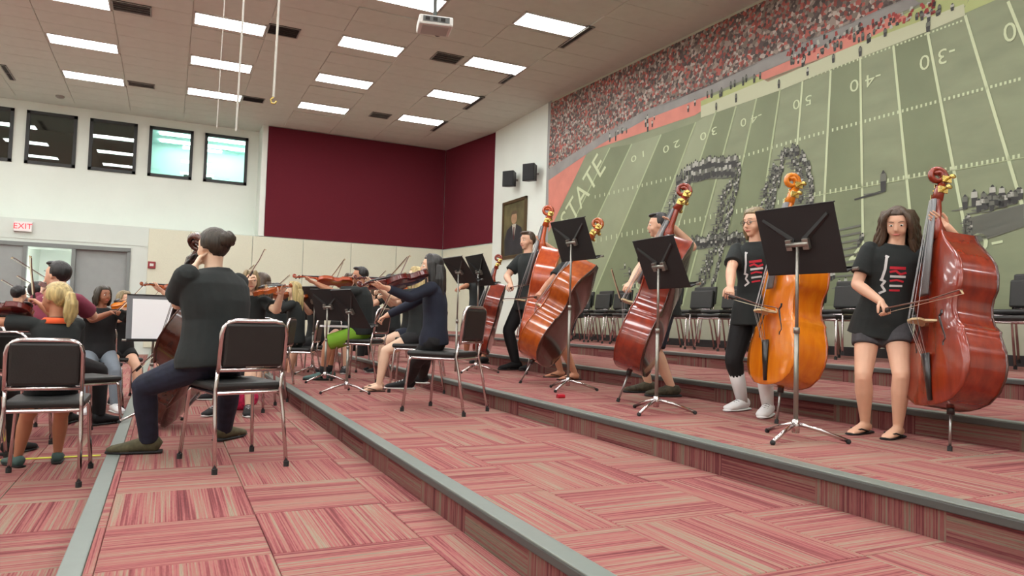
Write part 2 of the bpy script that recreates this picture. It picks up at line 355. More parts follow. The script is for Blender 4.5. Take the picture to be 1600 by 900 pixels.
# rooms behind the windows: dark for the first three, lit for the last two
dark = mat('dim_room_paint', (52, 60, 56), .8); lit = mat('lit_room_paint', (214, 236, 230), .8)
def room(x0, x1, m, name):
    mb = MB().box((x0, YW + 4.5, 2.0), (x1, YW + 4.6, 6.2)).box((x0, YW + .3, 2.7), (x1, YW + 4.5, 2.8)).box((x0, YW + .3, 5.9), (x1, YW + 4.5, 6.0)).box((x0 - .1, YW + .3, 2.7), (x0, YW + 4.6, 6)).box((x1, YW + .3, 2.7), (x1 + .1, YW + 4.6, 6))
    return struct(mb, name, m)
xm = (ax[2][1] + ax[3][0]) / 2
room(-6, xm - .1, dark, 'wall_upstairs_dark'); room(xm, 2.6, lit, 'wall_upstairs_lit')
lamp_room = emitter('corridor_lamp', (.85, 1, .97), 16)
for i in range(4):
    tag(MB().box((xm + .3, YW + .9 + i * .95, 5.86), (2.2, YW + 1.15 + i * .95, 5.9)).build('ceiling_light', lamp_room), 'long lamp on the ceiling of the room behind the lit windows, %s' % ['nearest the glass', 'second from the glass', 'third from the glass', 'farthest from the glass'][i], 'light', 'lamps in the upstairs room')
b_ = tag(MB().box((.25, YW + 1.6, 3.0), (.95, YW + 2.0, zb + .45)).build('cabinet', mat('dark_teal_cabinet', (58, 78, 74), .6)), 'dark low cabinet seen behind the fourth window from the left', 'cabinet')
tag(MB().box((1.75, YW + .9, 2.82), (2.4, YW + 1.1, zb + 1.2)).build('teal_panel', mat('dark_teal_panel', (60, 84, 80), .6)), 'dark panel standing behind the right side of the fifth window', 'panel')
# jog and red wall
struct(MB().box((1.95, FAR, 2.7), (2.08, YW + .3, CEIL + .1)), 'wall_jog', K['wall'])
r_ = struct(MB().box((2.08, FAR + .02, 2.7), (xb + .3, YW, CEIL + .1)), 'wall_back_right', K['wall'])
MB().box((2.09, FAR - .03, 2.80), (xb - .01, FAR + .02, CEIL)).build('fabric_panel', K['red'], r_)
# angled red wall section
dr = V((xa - xb, ya - FAR, 0)); dn = V((-dr.y, dr.x, 0)).normalized()
def slabwall(p, q, th, z0, z1): 
    d = V((q[0] - p[0], q[1] - p[1], 0)).normalized(); nrm = V((-d.y, d.x, 0))
    return MB().prism([(p[0], p[1], z0), (q[0], q[1], z0), (q[0], q[1], z1), (p[0], p[1], z1)], nrm * th)
rw = struct(slabwall((xb + .03, FAR), (xa + .03, ya), .2, -.3, CEIL + .1), 'wall_corner', K['lowwall'])
slabwall((xb, FAR - .03), (xa, ya), .03, 2.80, CEIL).build('fabric_panel', K['red'], rw)
slabwall((xb, FAR - .03), (xa, ya), .03, -.1, 2.76).build('fabric_panel', K['cream'], rw)
# cream acoustic panels on the lower back wall
xsn = [-.455, .62, 1.83, 3.04, 4.25, 5.46, xb - .02]
for a, b in zip(xsn, xsn[1:]):
    MB().box((a + .006, FAR - .03, .02), (b - .006, FAR, 2.78)).build('acoustic_panel', K['cream'], wb, bevel=.006)
# white pilaster wall between the red corner and the mural
struct(MB().box((xa, 13.32, -.3), (xa + .4, ya, CEIL + .1)), 'wall_right_pilaster', K['wall'])
struct(MB().box((xa - .02, 13.2, -.3), (xa + .1, 13.34, CEIL + .05)), 'trim_mural_edge', mat('grey_trim', (150, 152, 148), .5))
# doors
dd = struct(MB().box((-4.06, FAR - .03, dh - .02), (-.80, FAR + .1, dh + .07)).box((-.87, FAR - .03, LOW), (-.80, FAR + .1, dh)).box((-2.86, FAR - .03, LOW), (-2.79, FAR + .1, dh)).box((-1.96, FAR - .03, LOW), (-1.88, FAR + .1, dh)), 'trim_door_frame', K['doorf'], bevel=.004)
d1 = struct(MB().box((-1.88, FAR + .07, LOW), (-.87, FAR + .12, dh - .02)), 'door_1', K['doorp'])
d2 = struct(MB().box((-4.0, FAR + .02, LOW), (-2.86, FAR + .07, dh - .02)), 'door_2', K['doorp'])
for d_, x in ((d1, -1.75), (d2, -3.0)): MB().box((x - .06, FAR + .0, .8), (x + .06, FAR + .07, .84)).build('door_handle', K['steel'], d_)
struct(MB().box((-3.2, FAR + .1, LOW - .1), (-1.4, YW + 4, LOW)), 'floor_corridor', K['lowwall'])
struct(MB().box((-3.9, YW + 3.9, LOW), (-.9, YW + 4, 3)).box((-3.3, FAR + .3, LOW), (-3.2, YW + 4, 2.8)).box((-1.5, FAR + .3, LOW), (-1.4, YW + 4, 2.8)).box((-3.3, FAR + .3, 2.5), (-1.4, YW + 4, 2.6)), 'wall_corridor', K['wall'])
tag(MB().box((-3.1, FAR + 1.2, 2.44), (-1.6, FAR + 1.7, 2.49)).build('ceiling_light', emitter('corridor_tube', (1, .97, 1), 34)), 'bright corridor lamp seen through the open doorway', 'light')
tag(MB().box((-2.35, FAR + 3.2, LOW), (-1.7, FAR + 3.3, 1.9)).build('corridor_board', mat('grey_board', (110, 108, 114), .6)), 'grey board in the corridor beyond the open doorway', 'board')
# exit sign
def text_mesh(s, size, name='t', ext=.002):
    cu = bpy.data.curves.new('t', 'FONT'); cu.body = s; cu.size = size; cu.extrude = ext; cu.align_x = 'CENTER'; cu.align_y = 'CENTER'; cu.resolution_u = 3
    o = bpy.data.objects.new('t', cu); C.objects.link(o); dg = bpy.context.evaluated_depsgraph_get()
    me = bpy.data.meshes.new_from_object(o.evaluated_get(dg), depsgraph=dg); bpy.data.objects.remove(o); me.name = name; return me
ex = gy(36, 354, FAR - .04)
es = empty('exit_sign', ex + V((0, .04, 0)), 0, 'lit red and white EXIT sign above the double doors', 'sign')
MB().box((-.17, -.07, -.11), (.17, 0, .11)).build('housing', K['metalwhite'], es, bevel=.006)
MB().box((-.155, -.074, -.095), (.155, -.07, .095)).build('face', mat('exit_face', (205, 190, 188), .5, emit=.5), es)
me = text_mesh('EXIT', .17); me.materials.append(mat('exit_red', (225, 40, 50), .5, emit=1.0)); o = bpy.data.objects.new('lettering', me); C.objects.link(o); o.parent = es; o.rotation_euler = (PI / 2, 0, 0); o.location = (0, -.078, 0)
al = gy(237, 414, FAR - .03)
fa = empty('fire_alarm', al, 0, 'small dark red fire alarm box on the edge of the cream panel', 'alarm')
MB().box((-.08, -.04, -.08), (.08, 0, .08)).build('box', mat('alarm_red', (140, 40, 46), .4), fa, bevel=.008)
MB().box((-.04, -.05, -.03), (.04, -.04, .03)).build('pull_plate', K['metalwhite'], fa, bevel=.004)
# right wall (mural wall), left and near walls
pm = V((wallx(0), 0, 0)); wd = V((wallx(1) - wallx(0), 1, 0)).normalized(); wn = V((-wd.y, wd.x, 0))   # wn points into the room
struct(slabwall((wallx(13.3), 13.3), (wallx(-5), -5), .3, -.3, CEIL + .1), 'wall_right', mat('beige_wall_paint', (186, 188, 166), .7, var=.03))
struct(MB().box((-9.3, -5.2, -.3), (-9.1, YW + .3, CEIL + .1)), 'wall_left', K['wall'])
struct(MB().box((-9.3, -5.3, -.3), (8.4, -5.1, CEIL + .1)), 'wall_near', K['wall'])
bb = slabwall((wallx(13.2) - .012, 13.2), (wallx(-5) - .012, -5), .012, LEV[4], LEV[4] + .11)
struct(bb, 'baseboard_right', K['base'])
# ---------------------------------------------------------------- ceiling
PX, PY = 1.125, .5175
LX = [-3.78, -1.58, .70, 2.93, 5.18]; LX = [-3.82 + 2.25 * i for i in range(5)]
struct(MB().box((-9.3, -5.3, CEIL + .02), (8.4, YW + .4, CEIL + .15)), 'ceiling', K['ceil'])
ceil = [o for o in bpy.data.objects if o.name == 'ceiling'][0]
cols = {-1: [], }
def L(px, py): return gz(px, py, CEIL)
light_px = [(-30, 20), (134, 3), (132, 71), (149, 124), (356, 35), (341, 99), (332, 147), (574, 70), (531, 126), (498, 168), (856, 38), (768, 102), (703, 151), (653, 188), (655, 2)]
LYS = {}
grid_x0 = -1.54 - PX / 2
lights = []
def colx(i): return -1.54 + 2.26 * i      # column centres i = 0..3
for i in range(-3, 4):
    rows = [4.35, 6.45, 8.55 + (-.12 if i >= 1 else 0), 10.42, 12.37, 14.45, 16.5]
    base = {0: 16.65, 1: 16.52, 2: 16.28, 3: 16.05}.get(i, 16.75)
    for k in range(11):
        y = base - 2.085 * k
        if y > -4.4: lights.append((i, k, colx(i), y))
lamp = emitter('fluorescent_diffuser', (1, 1, .985), LAMP)
lm_f = MB(); hx, hy = .54, .245
lm_f.box((-hx, -hy, -.006), (hx, -hy + .02, .03)).box((-hx, hy - .02, -.006), (hx, hy, .03)).box((-hx, -hy, -.006), (-hx + .02, hy, .03)).box((hx - .02, -hy, -.006), (hx, hy, .03))
lf_me = lm_f.mesh('frame', K['metalwhite']); ld_me = MB().box((-hx + .02, -hy + .02, -.002), (hx - .02, hy - .02, .02)).mesh('diffuser', lamp)
colname = {-3: 'in the far left column', -2: 'in the column left of the picture', -1: 'in the second column left of the doors', 0: 'in the column above the windows at left', 1: 'in the second column from the left', 2: 'in the column left of the projector', 3: 'in the column nearest the mural'}
ordn = ['nearest the back wall', 'second from back wall', 'third from back', 'fourth from back', 'fifth from back', 'sixth from back', 'seventh from back', 'eighth from back', 'ninth from back', 'tenth from back', 'eleventh from back']
for i, k, x, y in lights:
    e = empty('ceiling_light', (x, y, CEIL), 0, 'lit ceiling panel %s, %s' % (colname[i], ordn[k]), 'light', 'ceiling light panels')
    for n_, me in (('frame', lf_me), ('diffuser', ld_me)):
        o = bpy.data.objects.new(n_, me); C.objects.link(o); o.parent = e
# tiles
tm = MB(); g = .002; tz = .0
tm.add([(g, g, .02), (PX - g, g, .02), (PX - g, PY - g, .02), (g, PY - g, .02), (g, g, .004), (PX - g, g, .004), (PX - g, PY - g, .004), (g, PY - g, .004), (g + .004, g + .004, 0), (PX - g - .004, g + .004, 0), (PX - g - .004, PY - g - .004, 0), (g + .004, PY - g - .004, 0)],
       [(0, 1, 2, 3), (0, 4, 5, 1), (1, 5, 6, 2), (2, 6, 7, 3), (3, 7, 4, 0), (4, 8, 9, 5), (5, 9, 10, 6), (6, 10, 11, 7), (7, 11, 8, 4), (8, 11, 10, 9)])
tme = tm.mesh('ceiling_tile', K['ceil']); cnt = 0; rest = MB()
for i in range(-5, 8):
    x = -1.54 - PX / 2 + i * 1.13
    for j in range(-24, 6):
        y = 16.65 - PY / 2 + j * .5212
        if any(abs(x + PX / 2 - lx) < PX * .8 and abs(y + PY / 2 - ly) < PY * .95 for _, _, lx, ly in lights): continue
        if x + PX > wallx(y) or y + PY > YW or (x + PX > 1.95 and y + PY > FAR) : continue
        vis = any(0 <= 800 + q.x * FPX / -q.z <= 1600 and 450 - q.y * FPX / -q.z >= 0 for q in [ROT.transposed() @ (V((x + a, y + b, CEIL)) - EYE) for a in (0, PX) for b in (0, PY)] if q.z < 0)
        if vis and cnt < 298:
            o = bpy.data.objects.new('ceiling_tile', tme); C.objects.link(o); o.parent = ceil; o.location = (x, y, CEIL); cnt += 1
# vents (louvred grilles)
def vent(px, py, w_, d_, n, label, dark=False, rz=0):
    p = L(px, py); e = empty('ceiling_vent', (p.x, p.y, CEIL - .004), rz, label, 'vent', 'ceiling air vents')
    MB().box((-w_ / 2, -d_ / 2, -.006), (w_ / 2, d_ / 2, .004)).build('backing', K['ventdark'], e)
    MB().box((-w_ / 2, -d_ / 2, -.014), (w_ / 2, -d_ / 2 + .02, 0)).box((-w_ / 2, d_ / 2 - .02, -.014), (w_ / 2, d_ / 2, 0)).box((-w_ / 2, -d_ / 2, -.014), (-w_ / 2 + .02, d_ / 2, 0)).box((w_ / 2 - .02, -d_ / 2, -.014), (w_ / 2, d_ / 2, 0)).build('frame', K['vent'], e)
    for i in range(n):
        y = -d_ / 2 + (i + .7) * d_ / (n + .4); m = Matrix.Translation((0, y, -.012)) @ Matrix.Rotation(.6, 4, 'X')
        MB().box((-w_ / 2 + .02, -.012, -.002), (w_ / 2 - .02, .012, .002), m).build('louvre', K['ventdark'] if dark else K['vent'], e)
vent(206, 12, .55, .4, 4, 'square ceiling vent right of the top left light'); vent(443, 48, .5, .42, 5, 'dark ceiling vent right of the large upper light', True)
vent(221, 132, .5, .3, 3, 'small pale ceiling vent beside the light above the second window'); vent(396, 155, .45, .35, 4, 'dark ceiling vent right of the light above the fifth window', True)
vent(698, 90, .5, .42, 4, 'ceiling vent below the projector'); vent(594, 180, .45, .4, 4, 'ceiling vent above the red wall')
vent(900, 58, .11, 1.0, 1, 'slot vent beside the light panel nearest the camera', True); vent(740, 161, .11, 1.0, 1, 'slot vent beside the third light of the mural column', True)
vent(686, 197, .11, 1.0, 1, 'slot vent beside the farthest light of the mural column', True); vent(793, 123, .11, .6, 1, 'slot vent beside the second light of the mural column')
vent(12, 113, .11, 1.0, 1, 'slot vent at the far left of the ceiling')
p = L(94, 150); tag(MB().ball((p.x, p.y, CEIL - .01), (.09, .09, .05)).build('smoke_detector', K['vent'], smooth=True), 'small round smoke detector above the second window', 'detector')
# hanging cords
for (px, py, ex_, ey, nm, lb) in ((437, 0, 430, 152, 'ceiling_rope', 'long pale cord with a small hook hanging from the ceiling'), (386, 0, 371, 205, 'hanging_cable', 'thin pale cable hanging in front of the fifth window'), (348, 0, 341, 200, 'hanging_wire', 'very thin wire hanging left of the pale cable')):
    y0 = 7.0 if nm == 'ceiling_rope' else 8.5; q = gy(ex_, ey, y0); r = .011 if nm != 'hanging_wire' else .005
    e = empty(nm, (q.x, q.y, CEIL), 0, lb, 'cord'); zz = q.z - CEIL
    MB().tube([(0, 0, 0), (.0, 0, zz * .5), (-.015, 0, zz)], r, 6).build('cord', mat('pale_cord', (196, 194, 184), .6), e)
    if nm == 'ceiling_rope': MB().tube([(-.015, 0, zz), (-.04, 0, zz - .03), (-.03, 0, zz - .06), (0, 0, zz - .06), (.01, 0, zz - .035)], .009, 6).build('hook', K['brass'], e)
# projector
pp = gy(679, 40, 6.2)
pj = empty('projector', pp, math.radians(-12), 'white ceiling projector hanging on a pole', 'projector')
MB().box((-.155, -.13, -.045), (.155, .13, .045)).build('housing', K['metalwhite'], pj, bevel=.015)
MB().box((-.12, -.135, -.02), (.12, -.129, .03)).build('connector_panel', mat('port_panel', (96, 100, 98), .5), pj)
for i in range(3): MB().box((-.1 + i * .07, -.139, -.01), (-.06 + i * .07, -.134, .02)).build('port', K['ventdark'], pj)
MB().box((-.12, -.1, -.05), (.12, .1, -.044)).build('base_plate', mat('grey_plastic', (170, 172, 168), .5), pj)
lens = MB().tube([(.05, .12, 0), (.05, .17, 0)], .035, 14).build('lens', K['black'], pj)
MB().tube([(0, 0, .045), (0, 0, CEIL - pp.z)], .018, 10).build('pole', K['doorf'], pj, smooth=True)
MB().box((-.07, -.07, .045), (.07, .07, .06)).build('mount_plate', K['doorf'], pj)
# ---------------------------------------------------------------- wall speakers and portrait on the pilaster
def wp(px, py, off=0): return gpl(px, py, V((xa - off, 0, 0)), V((1, 0, 0)))
for (px, py, w_, h_, lb) in ((797, 280, .30, .36, 'black wall speaker at left on the white pilaster'), (829, 270, .30, .38, 'black wall speaker at right, next to the mural')):
    p = wp(px, py, .2); e = empty('wall_speaker', p, math.radians(-58), lb, 'speaker')
    hh = h_ / 2
    MB().add([(-w_ / 2, -.10, -hh), (w_ / 2, -.10, -hh), (w_ * .35, .1, -hh * .9), (-w_ * .35, .1, -hh * .9), (-w_ / 2, -.10, hh), (w_ / 2, -.10, hh), (w_ * .35, .1, hh * .9), (-w_ * .35, .1, hh * .9)], [(0, 3, 2, 1), (4, 5, 6, 7), (0, 1, 5, 4), (1, 2, 6, 5), (2, 3, 7, 6), (3, 0, 4, 7)]).build('cabinet', K['black'], e, bevel=.01)
    MB().box((-w_ / 2 + .015, -.112, -hh + .015), (w_ / 2 - .015, -.1, hh - .015)).build('grille', mat('speaker_mesh', (36, 37, 38), .8, var=.3, scale=200), e)
    MB().tube([(0, .08, 0), (.12, .2, 0)], .025, 8).build('bracket', K['vent'], e)
P = [wp(786, 316, .03), wp(823, 307, .03), wp(822, 398, .03), wp(786, 408, .03)]
y0, y1, z0, z1 = P[1].y, P[0].y, (P[2].z + P[3].z) / 2, (P[0].z + P[1].z) / 2
pc = V((xa, (y0 + y1) / 2, (z0 + z1) / 2)); hw = (y1 - y0) / 2; hhh = (z1 - z0) / 2
pf = empty('portrait', pc, 0, 'framed painted portrait of a man in a dark suit on the pilaster', 'painting')
t_ = .07
MB().box((-.05, -hw, -hhh), (0, hw, -hhh + t_)).box((-.05, -hw, hhh - t_), (0, hw, hhh)).box((-.05, -hw, -hhh), (0, -hw + t_, hhh)).box((-.05, hw - t_, -hhh), (0, hw, hhh)).build('frame', K['gold'], pf, bevel=.01)
MB().box((-.02, -hw + t_, -hhh + t_), (0, hw - t_, hhh - t_)).build('canvas', mat('canvas_backdrop', (98, 92, 60), .6, var=.4, scale=2.5), pf)
def flat(pts, x, m, nm):      # painted shape on the canvas (u to the right as seen from the room = -y)
    MB().prism([(x, -u * hw, v * hhh) for u, v in pts], (.001, 0, 0)).build(nm, m, pf)
def ell(cu, cv, ru, rv, n=20): return [(cu + ru * math.cos(2 * PI * i / n), cv + rv * math.sin(2 * PI * i / n)) for i in range(n)]
flat([(-.75, -.88), (-.8, -.35), (-.6, 0), (-.2, .14), (.2, .14), (.6, 0), (.78, -.35), (.75, -.88)], -.0215, mat('painted_suit', (46, 46, 50), .6, var=.3, scale=4), 'painted_suit')
flat([(-.17, .16), (.17, .16), (.0, -.4)], -.023, mat('painted_shirt', (190, 186, 172), .6), 'painted_shirt')
flat([(-.04, .06), (.04, .06), (.05, -.3), (0, -.4), (-.05, -.3)], -.0245, mat('painted_tie', (80, 30, 34), .6), 'painted_tie')
flat(ell(0, .36, .24, .2), -.026, mat('painted_face', (170, 136, 104), .6, var=.15, scale=6), 'painted_face')
flat([(-.26, .42), (-.24, .56), (-.1, .62), (.1, .62), (.25, .55), (.26, .4), (.2, .5), (-.2, .5)], -.0275, mat('painted_hair', (90, 76, 58), .6), 'painted_hair')
# ---------------------------------------------------------------- mural
def mw(px, py, off=.02): return gpl(px, py, pm + wn * off, wn)
msign = 1 if mw(1200, 200, .5).x < mw(1200, 200, 0).x else -1
def mo(px, py, layer): return mw(px, py, msign * (.012 + .0016 * layer))
mtop = CEIL - .03; mbot = 1.02
mural = empty('wall_mural', V((wallx(5), 5, mbot)), 0, 'huge photographic mural of a football field, marching band and crowded stands', 'mural')
inv = Matrix.Translation(-mural.location)
def mpart(mb, nm, m, kind=None):
    mb.v = [inv @ p for p in mb.v]
    me = bpy.data.meshes.new(nm); me.from_pydata([tuple(p) for p in mb.v], [], mb.f); me.update(); me.materials.append(m)
    o = bpy.data.objects.new(nm, me); C.objects.link(o); o.parent = mural
    if kind: o['kind'] = kind
    return o
def lq(a, b, wa, wb, layer, mb=None):   # a printed line from pixel a to b
    A = mo(*a, layer); B = mo(*b, layer); d = (B - A).normalized(); s = d.cross(wn).normalized()
    mb = mb or MB(); mb.add([A - s * wa / 2, A + s * wa / 2, B + s * wb / 2, B - s * wb / 2], [(0, 1, 2, 3)]); return mb
def clipx(pts, x0=857):
    out = []
    for a, b in zip(pts, pts[1:] + pts[:1]):
        if a[0] >= x0: out.append(a)
        if (a[0] >= x0) != (b[0] >= x0): t = (x0 - a[0]) / (b[0] - a[0]); out.append((x0, a[1] + (b[1] - a[1]) * t))
    return out
def poly(pts, layer, nm, m):
    pts = clipx(list(pts))
    return mpart(MB().add([mo(*p, layer) for p in pts], [tuple(range(len(pts)))]), nm, m)
def P3(t, y, layer, z): return V((wallx(y), y, z)) + wn * msign * (.012 + .0016 * layer)
fieldm = mat('field_print', (132, 140, 110), .55, var=.10, scale=1.6, stretch=(1, 1, 3)); fieldd = mat('field_print_dark', (118, 127, 96), .55, var=.10, scale=1.6)
fieldl = mat('field_print_light', (143, 151, 121), .55, var=.08, scale=1.6)
YL, YR = 13.2, -1.0
mb = slabwall((wallx(YL), YL), (wallx(YR), YR), -.001, mbot, mtop)
mb = MB().add([P3(0, YL, 0, mbot), P3(0, YR, 0, mbot), P3(0, YR, 0, mtop), P3(0, YL, 0, mtop)] + [V((wallx(y), y, z)) for y, z in ((YL, mbot), (YR, mbot), (YR, mtop), (YL, mtop))], [(0, 1, 2, 3), (4, 7, 6, 5), (0, 4, 5, 1), (1, 5, 6, 2), (2, 6, 7, 3), (3, 7, 4, 0)])
mpart(mb, 'field_print', fieldm)
lines = [((918, 237), -.53), ((953, 231), -.50), ((987, 225), -.47), ((1033, 210), -.42), ((1087, 191), -.38), ((1119, 173), -.33), ((1150, 166), -.27), ((1182, 154), -.22), ((1219, 139), -.15), ((1254, 127), -.085), ((1298, 110), -.05), ((1344, 88), .015), ((1396, 73), .10), ((1449, 49), .19), ((1508, 24), .30), ((1575, 2), .40)]
def lend(l, yb=478): return (l[0][0] + l[1] * (yb - l[0][1]), yb)
for i in range(1, len(lines) - 1):
    a, b = lines[i], lines[i + 1]
    if i in (1, 3, 5, 7, 10, 12): poly([a[0], b[0], lend(b), lend(a)], 1, 'mown_stripe', fieldd if i in (1, 3, 5, 7) else fieldd)
    elif i in (2, 4): poly([a[0], b[0], lend(b), lend(a)], 1, 'mown_stripe', fieldl)
white = mat('white_paint_print', (196, 206, 168), .55); whited = mat('faded_line_print', (168, 180, 140), .55)
for i, l in enumerate(lines):
    if i == 0: continue
    e_ = lend(l); e_ = e_ if e_[0] > 857 else (857, l[0][1] + (857 - l[0][0]) / l[1])
    mpart(lq(l[0], e_, .03, .035, 3), 'yard_line', whited if i < 9 else white)
# track, apron, stands
pink = mat('running_track_print', (206, 128, 112), .55, var=.1, scale=3); grey = mat('stand_wall_print', (140, 138, 134), .55, var=.12, scale=4)
lime = mat('pale_grass_print', (168, 178, 116), .55, var=.08, scale=3); cream = mat('sideline_print', (186, 190, 158), .55)
poly([(857, 268), (938, 222), (1006, 187), (1109, 147), (1109, 165), (1086, 180), (1005, 207), (918, 237), (853, 372)], 2, 'track_print', pink)
poly([(1095, 158), (1240, 96), (1330, 62), (1460, 0), (1520, -22), (1510, 8), (1430, 40), (1300, 88), (1200, 128), (1095, 172)], 2, 'apron_print', lime)
poly([(1095, 166), (1200, 122), (1300, 84), (1430, 36), (1506, 6), (1508, 24), (1449, 49), (1344, 90), (1219, 141), (1095, 184)], 3, 'sideline_print', cream)
poly([(1180, 118), (1330, 52), (1400, 18), (1420, 28), (1345, 66), (1200, 128)], 3, 'bench_track_print', pink)
poly([(857, 262), (938, 212), (1006, 174), (1109, 132), (1202, 88), (1340, 30), (1420, -5), (1440, 6), (1330, 52), (1202, 108), (1109, 148), (1006, 188), (938, 226), (857, 282)], 4, 'stand_wall_print', grey)
# crowd: from the ceiling line down to the stand wall
def atz_m(px_from, zt_): return None
cp = [P3(0, YL, 4, mtop)] + [mo(*p, 4) for p in [(857, 264), (938, 214), (1006, 176), (1109, 134), (1202, 90), (1340, 32), (1420, -3), (1500, -40)]]
q = cp[-1].copy(); qq = P3(0, q.y, 4, mtop); cp.append(qq)
mpart(MB().add(cp, [tuple(range(len(cp)))]), 'crowd_print', crowd_mat())
poly([(1500, 24), (1520, -10), (1600, -40), (1600, -10), (1560, -2)], 2, 'apron_print', lime)
# small people along the sideline and stands
smd = mat('print_dark', (58, 58, 56), .6); smw = mat('print_pale', (176, 176, 166), .6); smg = mat('print_grey', (104, 106, 96), .6); smr = mat('print_red', (160, 64, 58), .6)
mbd, mbw, mbg, mbr = MB(), MB(), MB(), MB()
def fig(px, py, h, dark_only=False, shadow=True):
    w_ = h * .30
    a = mo(px, py, 6); 
    lq((px, py), (px + random.uniform(-.3, .3), py - h * .55), .012 + h * .0015, .02 + h * .0016, 6, mbd)
    lq((px, py - h * .5), (px, py - h * .85), .02 + h * .0018, .02 + h * .0015, 7, mbg if random.random() < .6 else mbw)
    lq((px, py - h * .85), (px, py - h), .012 + h * .0012, .012, 8, mbd)
    if shadow: lq((px, py), (px - h * .9, py + h * .12), .015, .012, 5, mbg)
for (a, b, n) in (((1095, 162), (1240, 105), 12), ((1240, 105), (1500, 10), 26), ((940, 225), (1090, 165), 12)):
    for i in range(n):
        t = random.random(); fig(a[0] + (b[0] - a[0]) * t, a[1] + (b[1] - a[1]) * t + random.uniform(-6, 6), random.uniform(8, 15), shadow=False)
for (x, y, h) in ((1450, 50, 18), (1344, 88, 16), (1302, 98, 14), (1262, 118, 13), (1217, 138, 14), (1150, 160, 14), (1119, 172, 12), (1012, 206, 16)): fig(x, y, h, shadow=False)
for i in range(130):      # people and banners in the stands nearest the field
    t = random.random(); x = 1230 + t * 230; y = 92 - t * 78 + random.uniform(-12, 8); lq((x, y), (x + random.uniform(-2, 2), y - random.uniform(4, 8)), .04, .03, 6, random.choice([mbd, mbr, mbw, mbr]))
# the marching band: rows of figures forming letters
def path(pts, n, wid, h, sh=True):
    seg = [(V(a), V(b)) for a, b in zip(pts, pts[1:])]; tot = sum((b - a).length for a, b in seg)
    for i in range(n):
        s = tot * i / n
        for a, b in seg:
            l = (b - a).length
            if s <= l: break
            s -= l
        p = a + (b - a) * (s / l); nn = V((-(b - a).y, (b - a).x)).normalized()
        fig(p.x + nn.x * random.uniform(-wid, wid), p.y + nn.y * random.uniform(-wid, wid), h * random.uniform(.85, 1.15), shadow=sh)
path([(1058, 295), (1075, 275), (1110, 262), (1155, 262)], 34, 2, 19, False); path([(1062, 300), (1080, 285), (1115, 275), (1150, 276)], 30, 2, 17)
path([(1155, 262), (1148, 310), (1135, 360), (1122, 420), (1112, 452)], 70, 3, 11, False); path([(1142, 285), (1128, 345), (1112, 400), (1096, 452)], 80, 9, 9)
path([(1058, 300), (1048, 330), (1030, 370), (1010, 420)], 26, 4, 12); path([(1075, 388), (1110, 384), (1165, 378)], 44, 3, 17)
path([(1226, 245), (1212, 300), (1200, 360), (1192, 410)], 60, 4, 11, False); path([(1212, 262), (1202, 300), (1190, 360)], 60, 8, 9)
path([(1222, 245), (1245, 240), (1262, 262), (1268, 300), (1262, 345)], 46, 4, 13); path([(1236, 250), (1250, 275), (1252, 320)], 30, 5, 12)
path([(1508, 328), (1580, 306)], 5, 2, 24); path([(1512, 345), (1518, 380), (1522, 430)], 26, 4, 12); path([(1530, 330), (1600, 312)], 14, 5, 20)
path([(1340, 385), (1352, 372)], 3, 2, 12); path([(1220, 408), (1320, 452)], 20, 20, 12); path([(975, 420), (1000, 455)], 8, 8, 10)
fig(1380, 300, 34); lq((1376, 300), (1335, 312), .03, .02, 5, mbd)
for i in range(9): lq((1345, 352 + i * 11), (1300 + i, 362 + i * 10), .03, .02, 5, mbg)
for i in range(14): lq((1600, 320 + i * 2.5), (1505, 345 + i * 3), .02, .03, 5, mbg)
for mb, nm, m in ((mbd, 'band_figures_dark', smd), (mbw, 'band_figures_pale', smw), (mbg, 'band_figures_grey', smg), (mbr, 'crowd_figures_red', smr)):
    mpart(mb, nm, m, 'stuff')
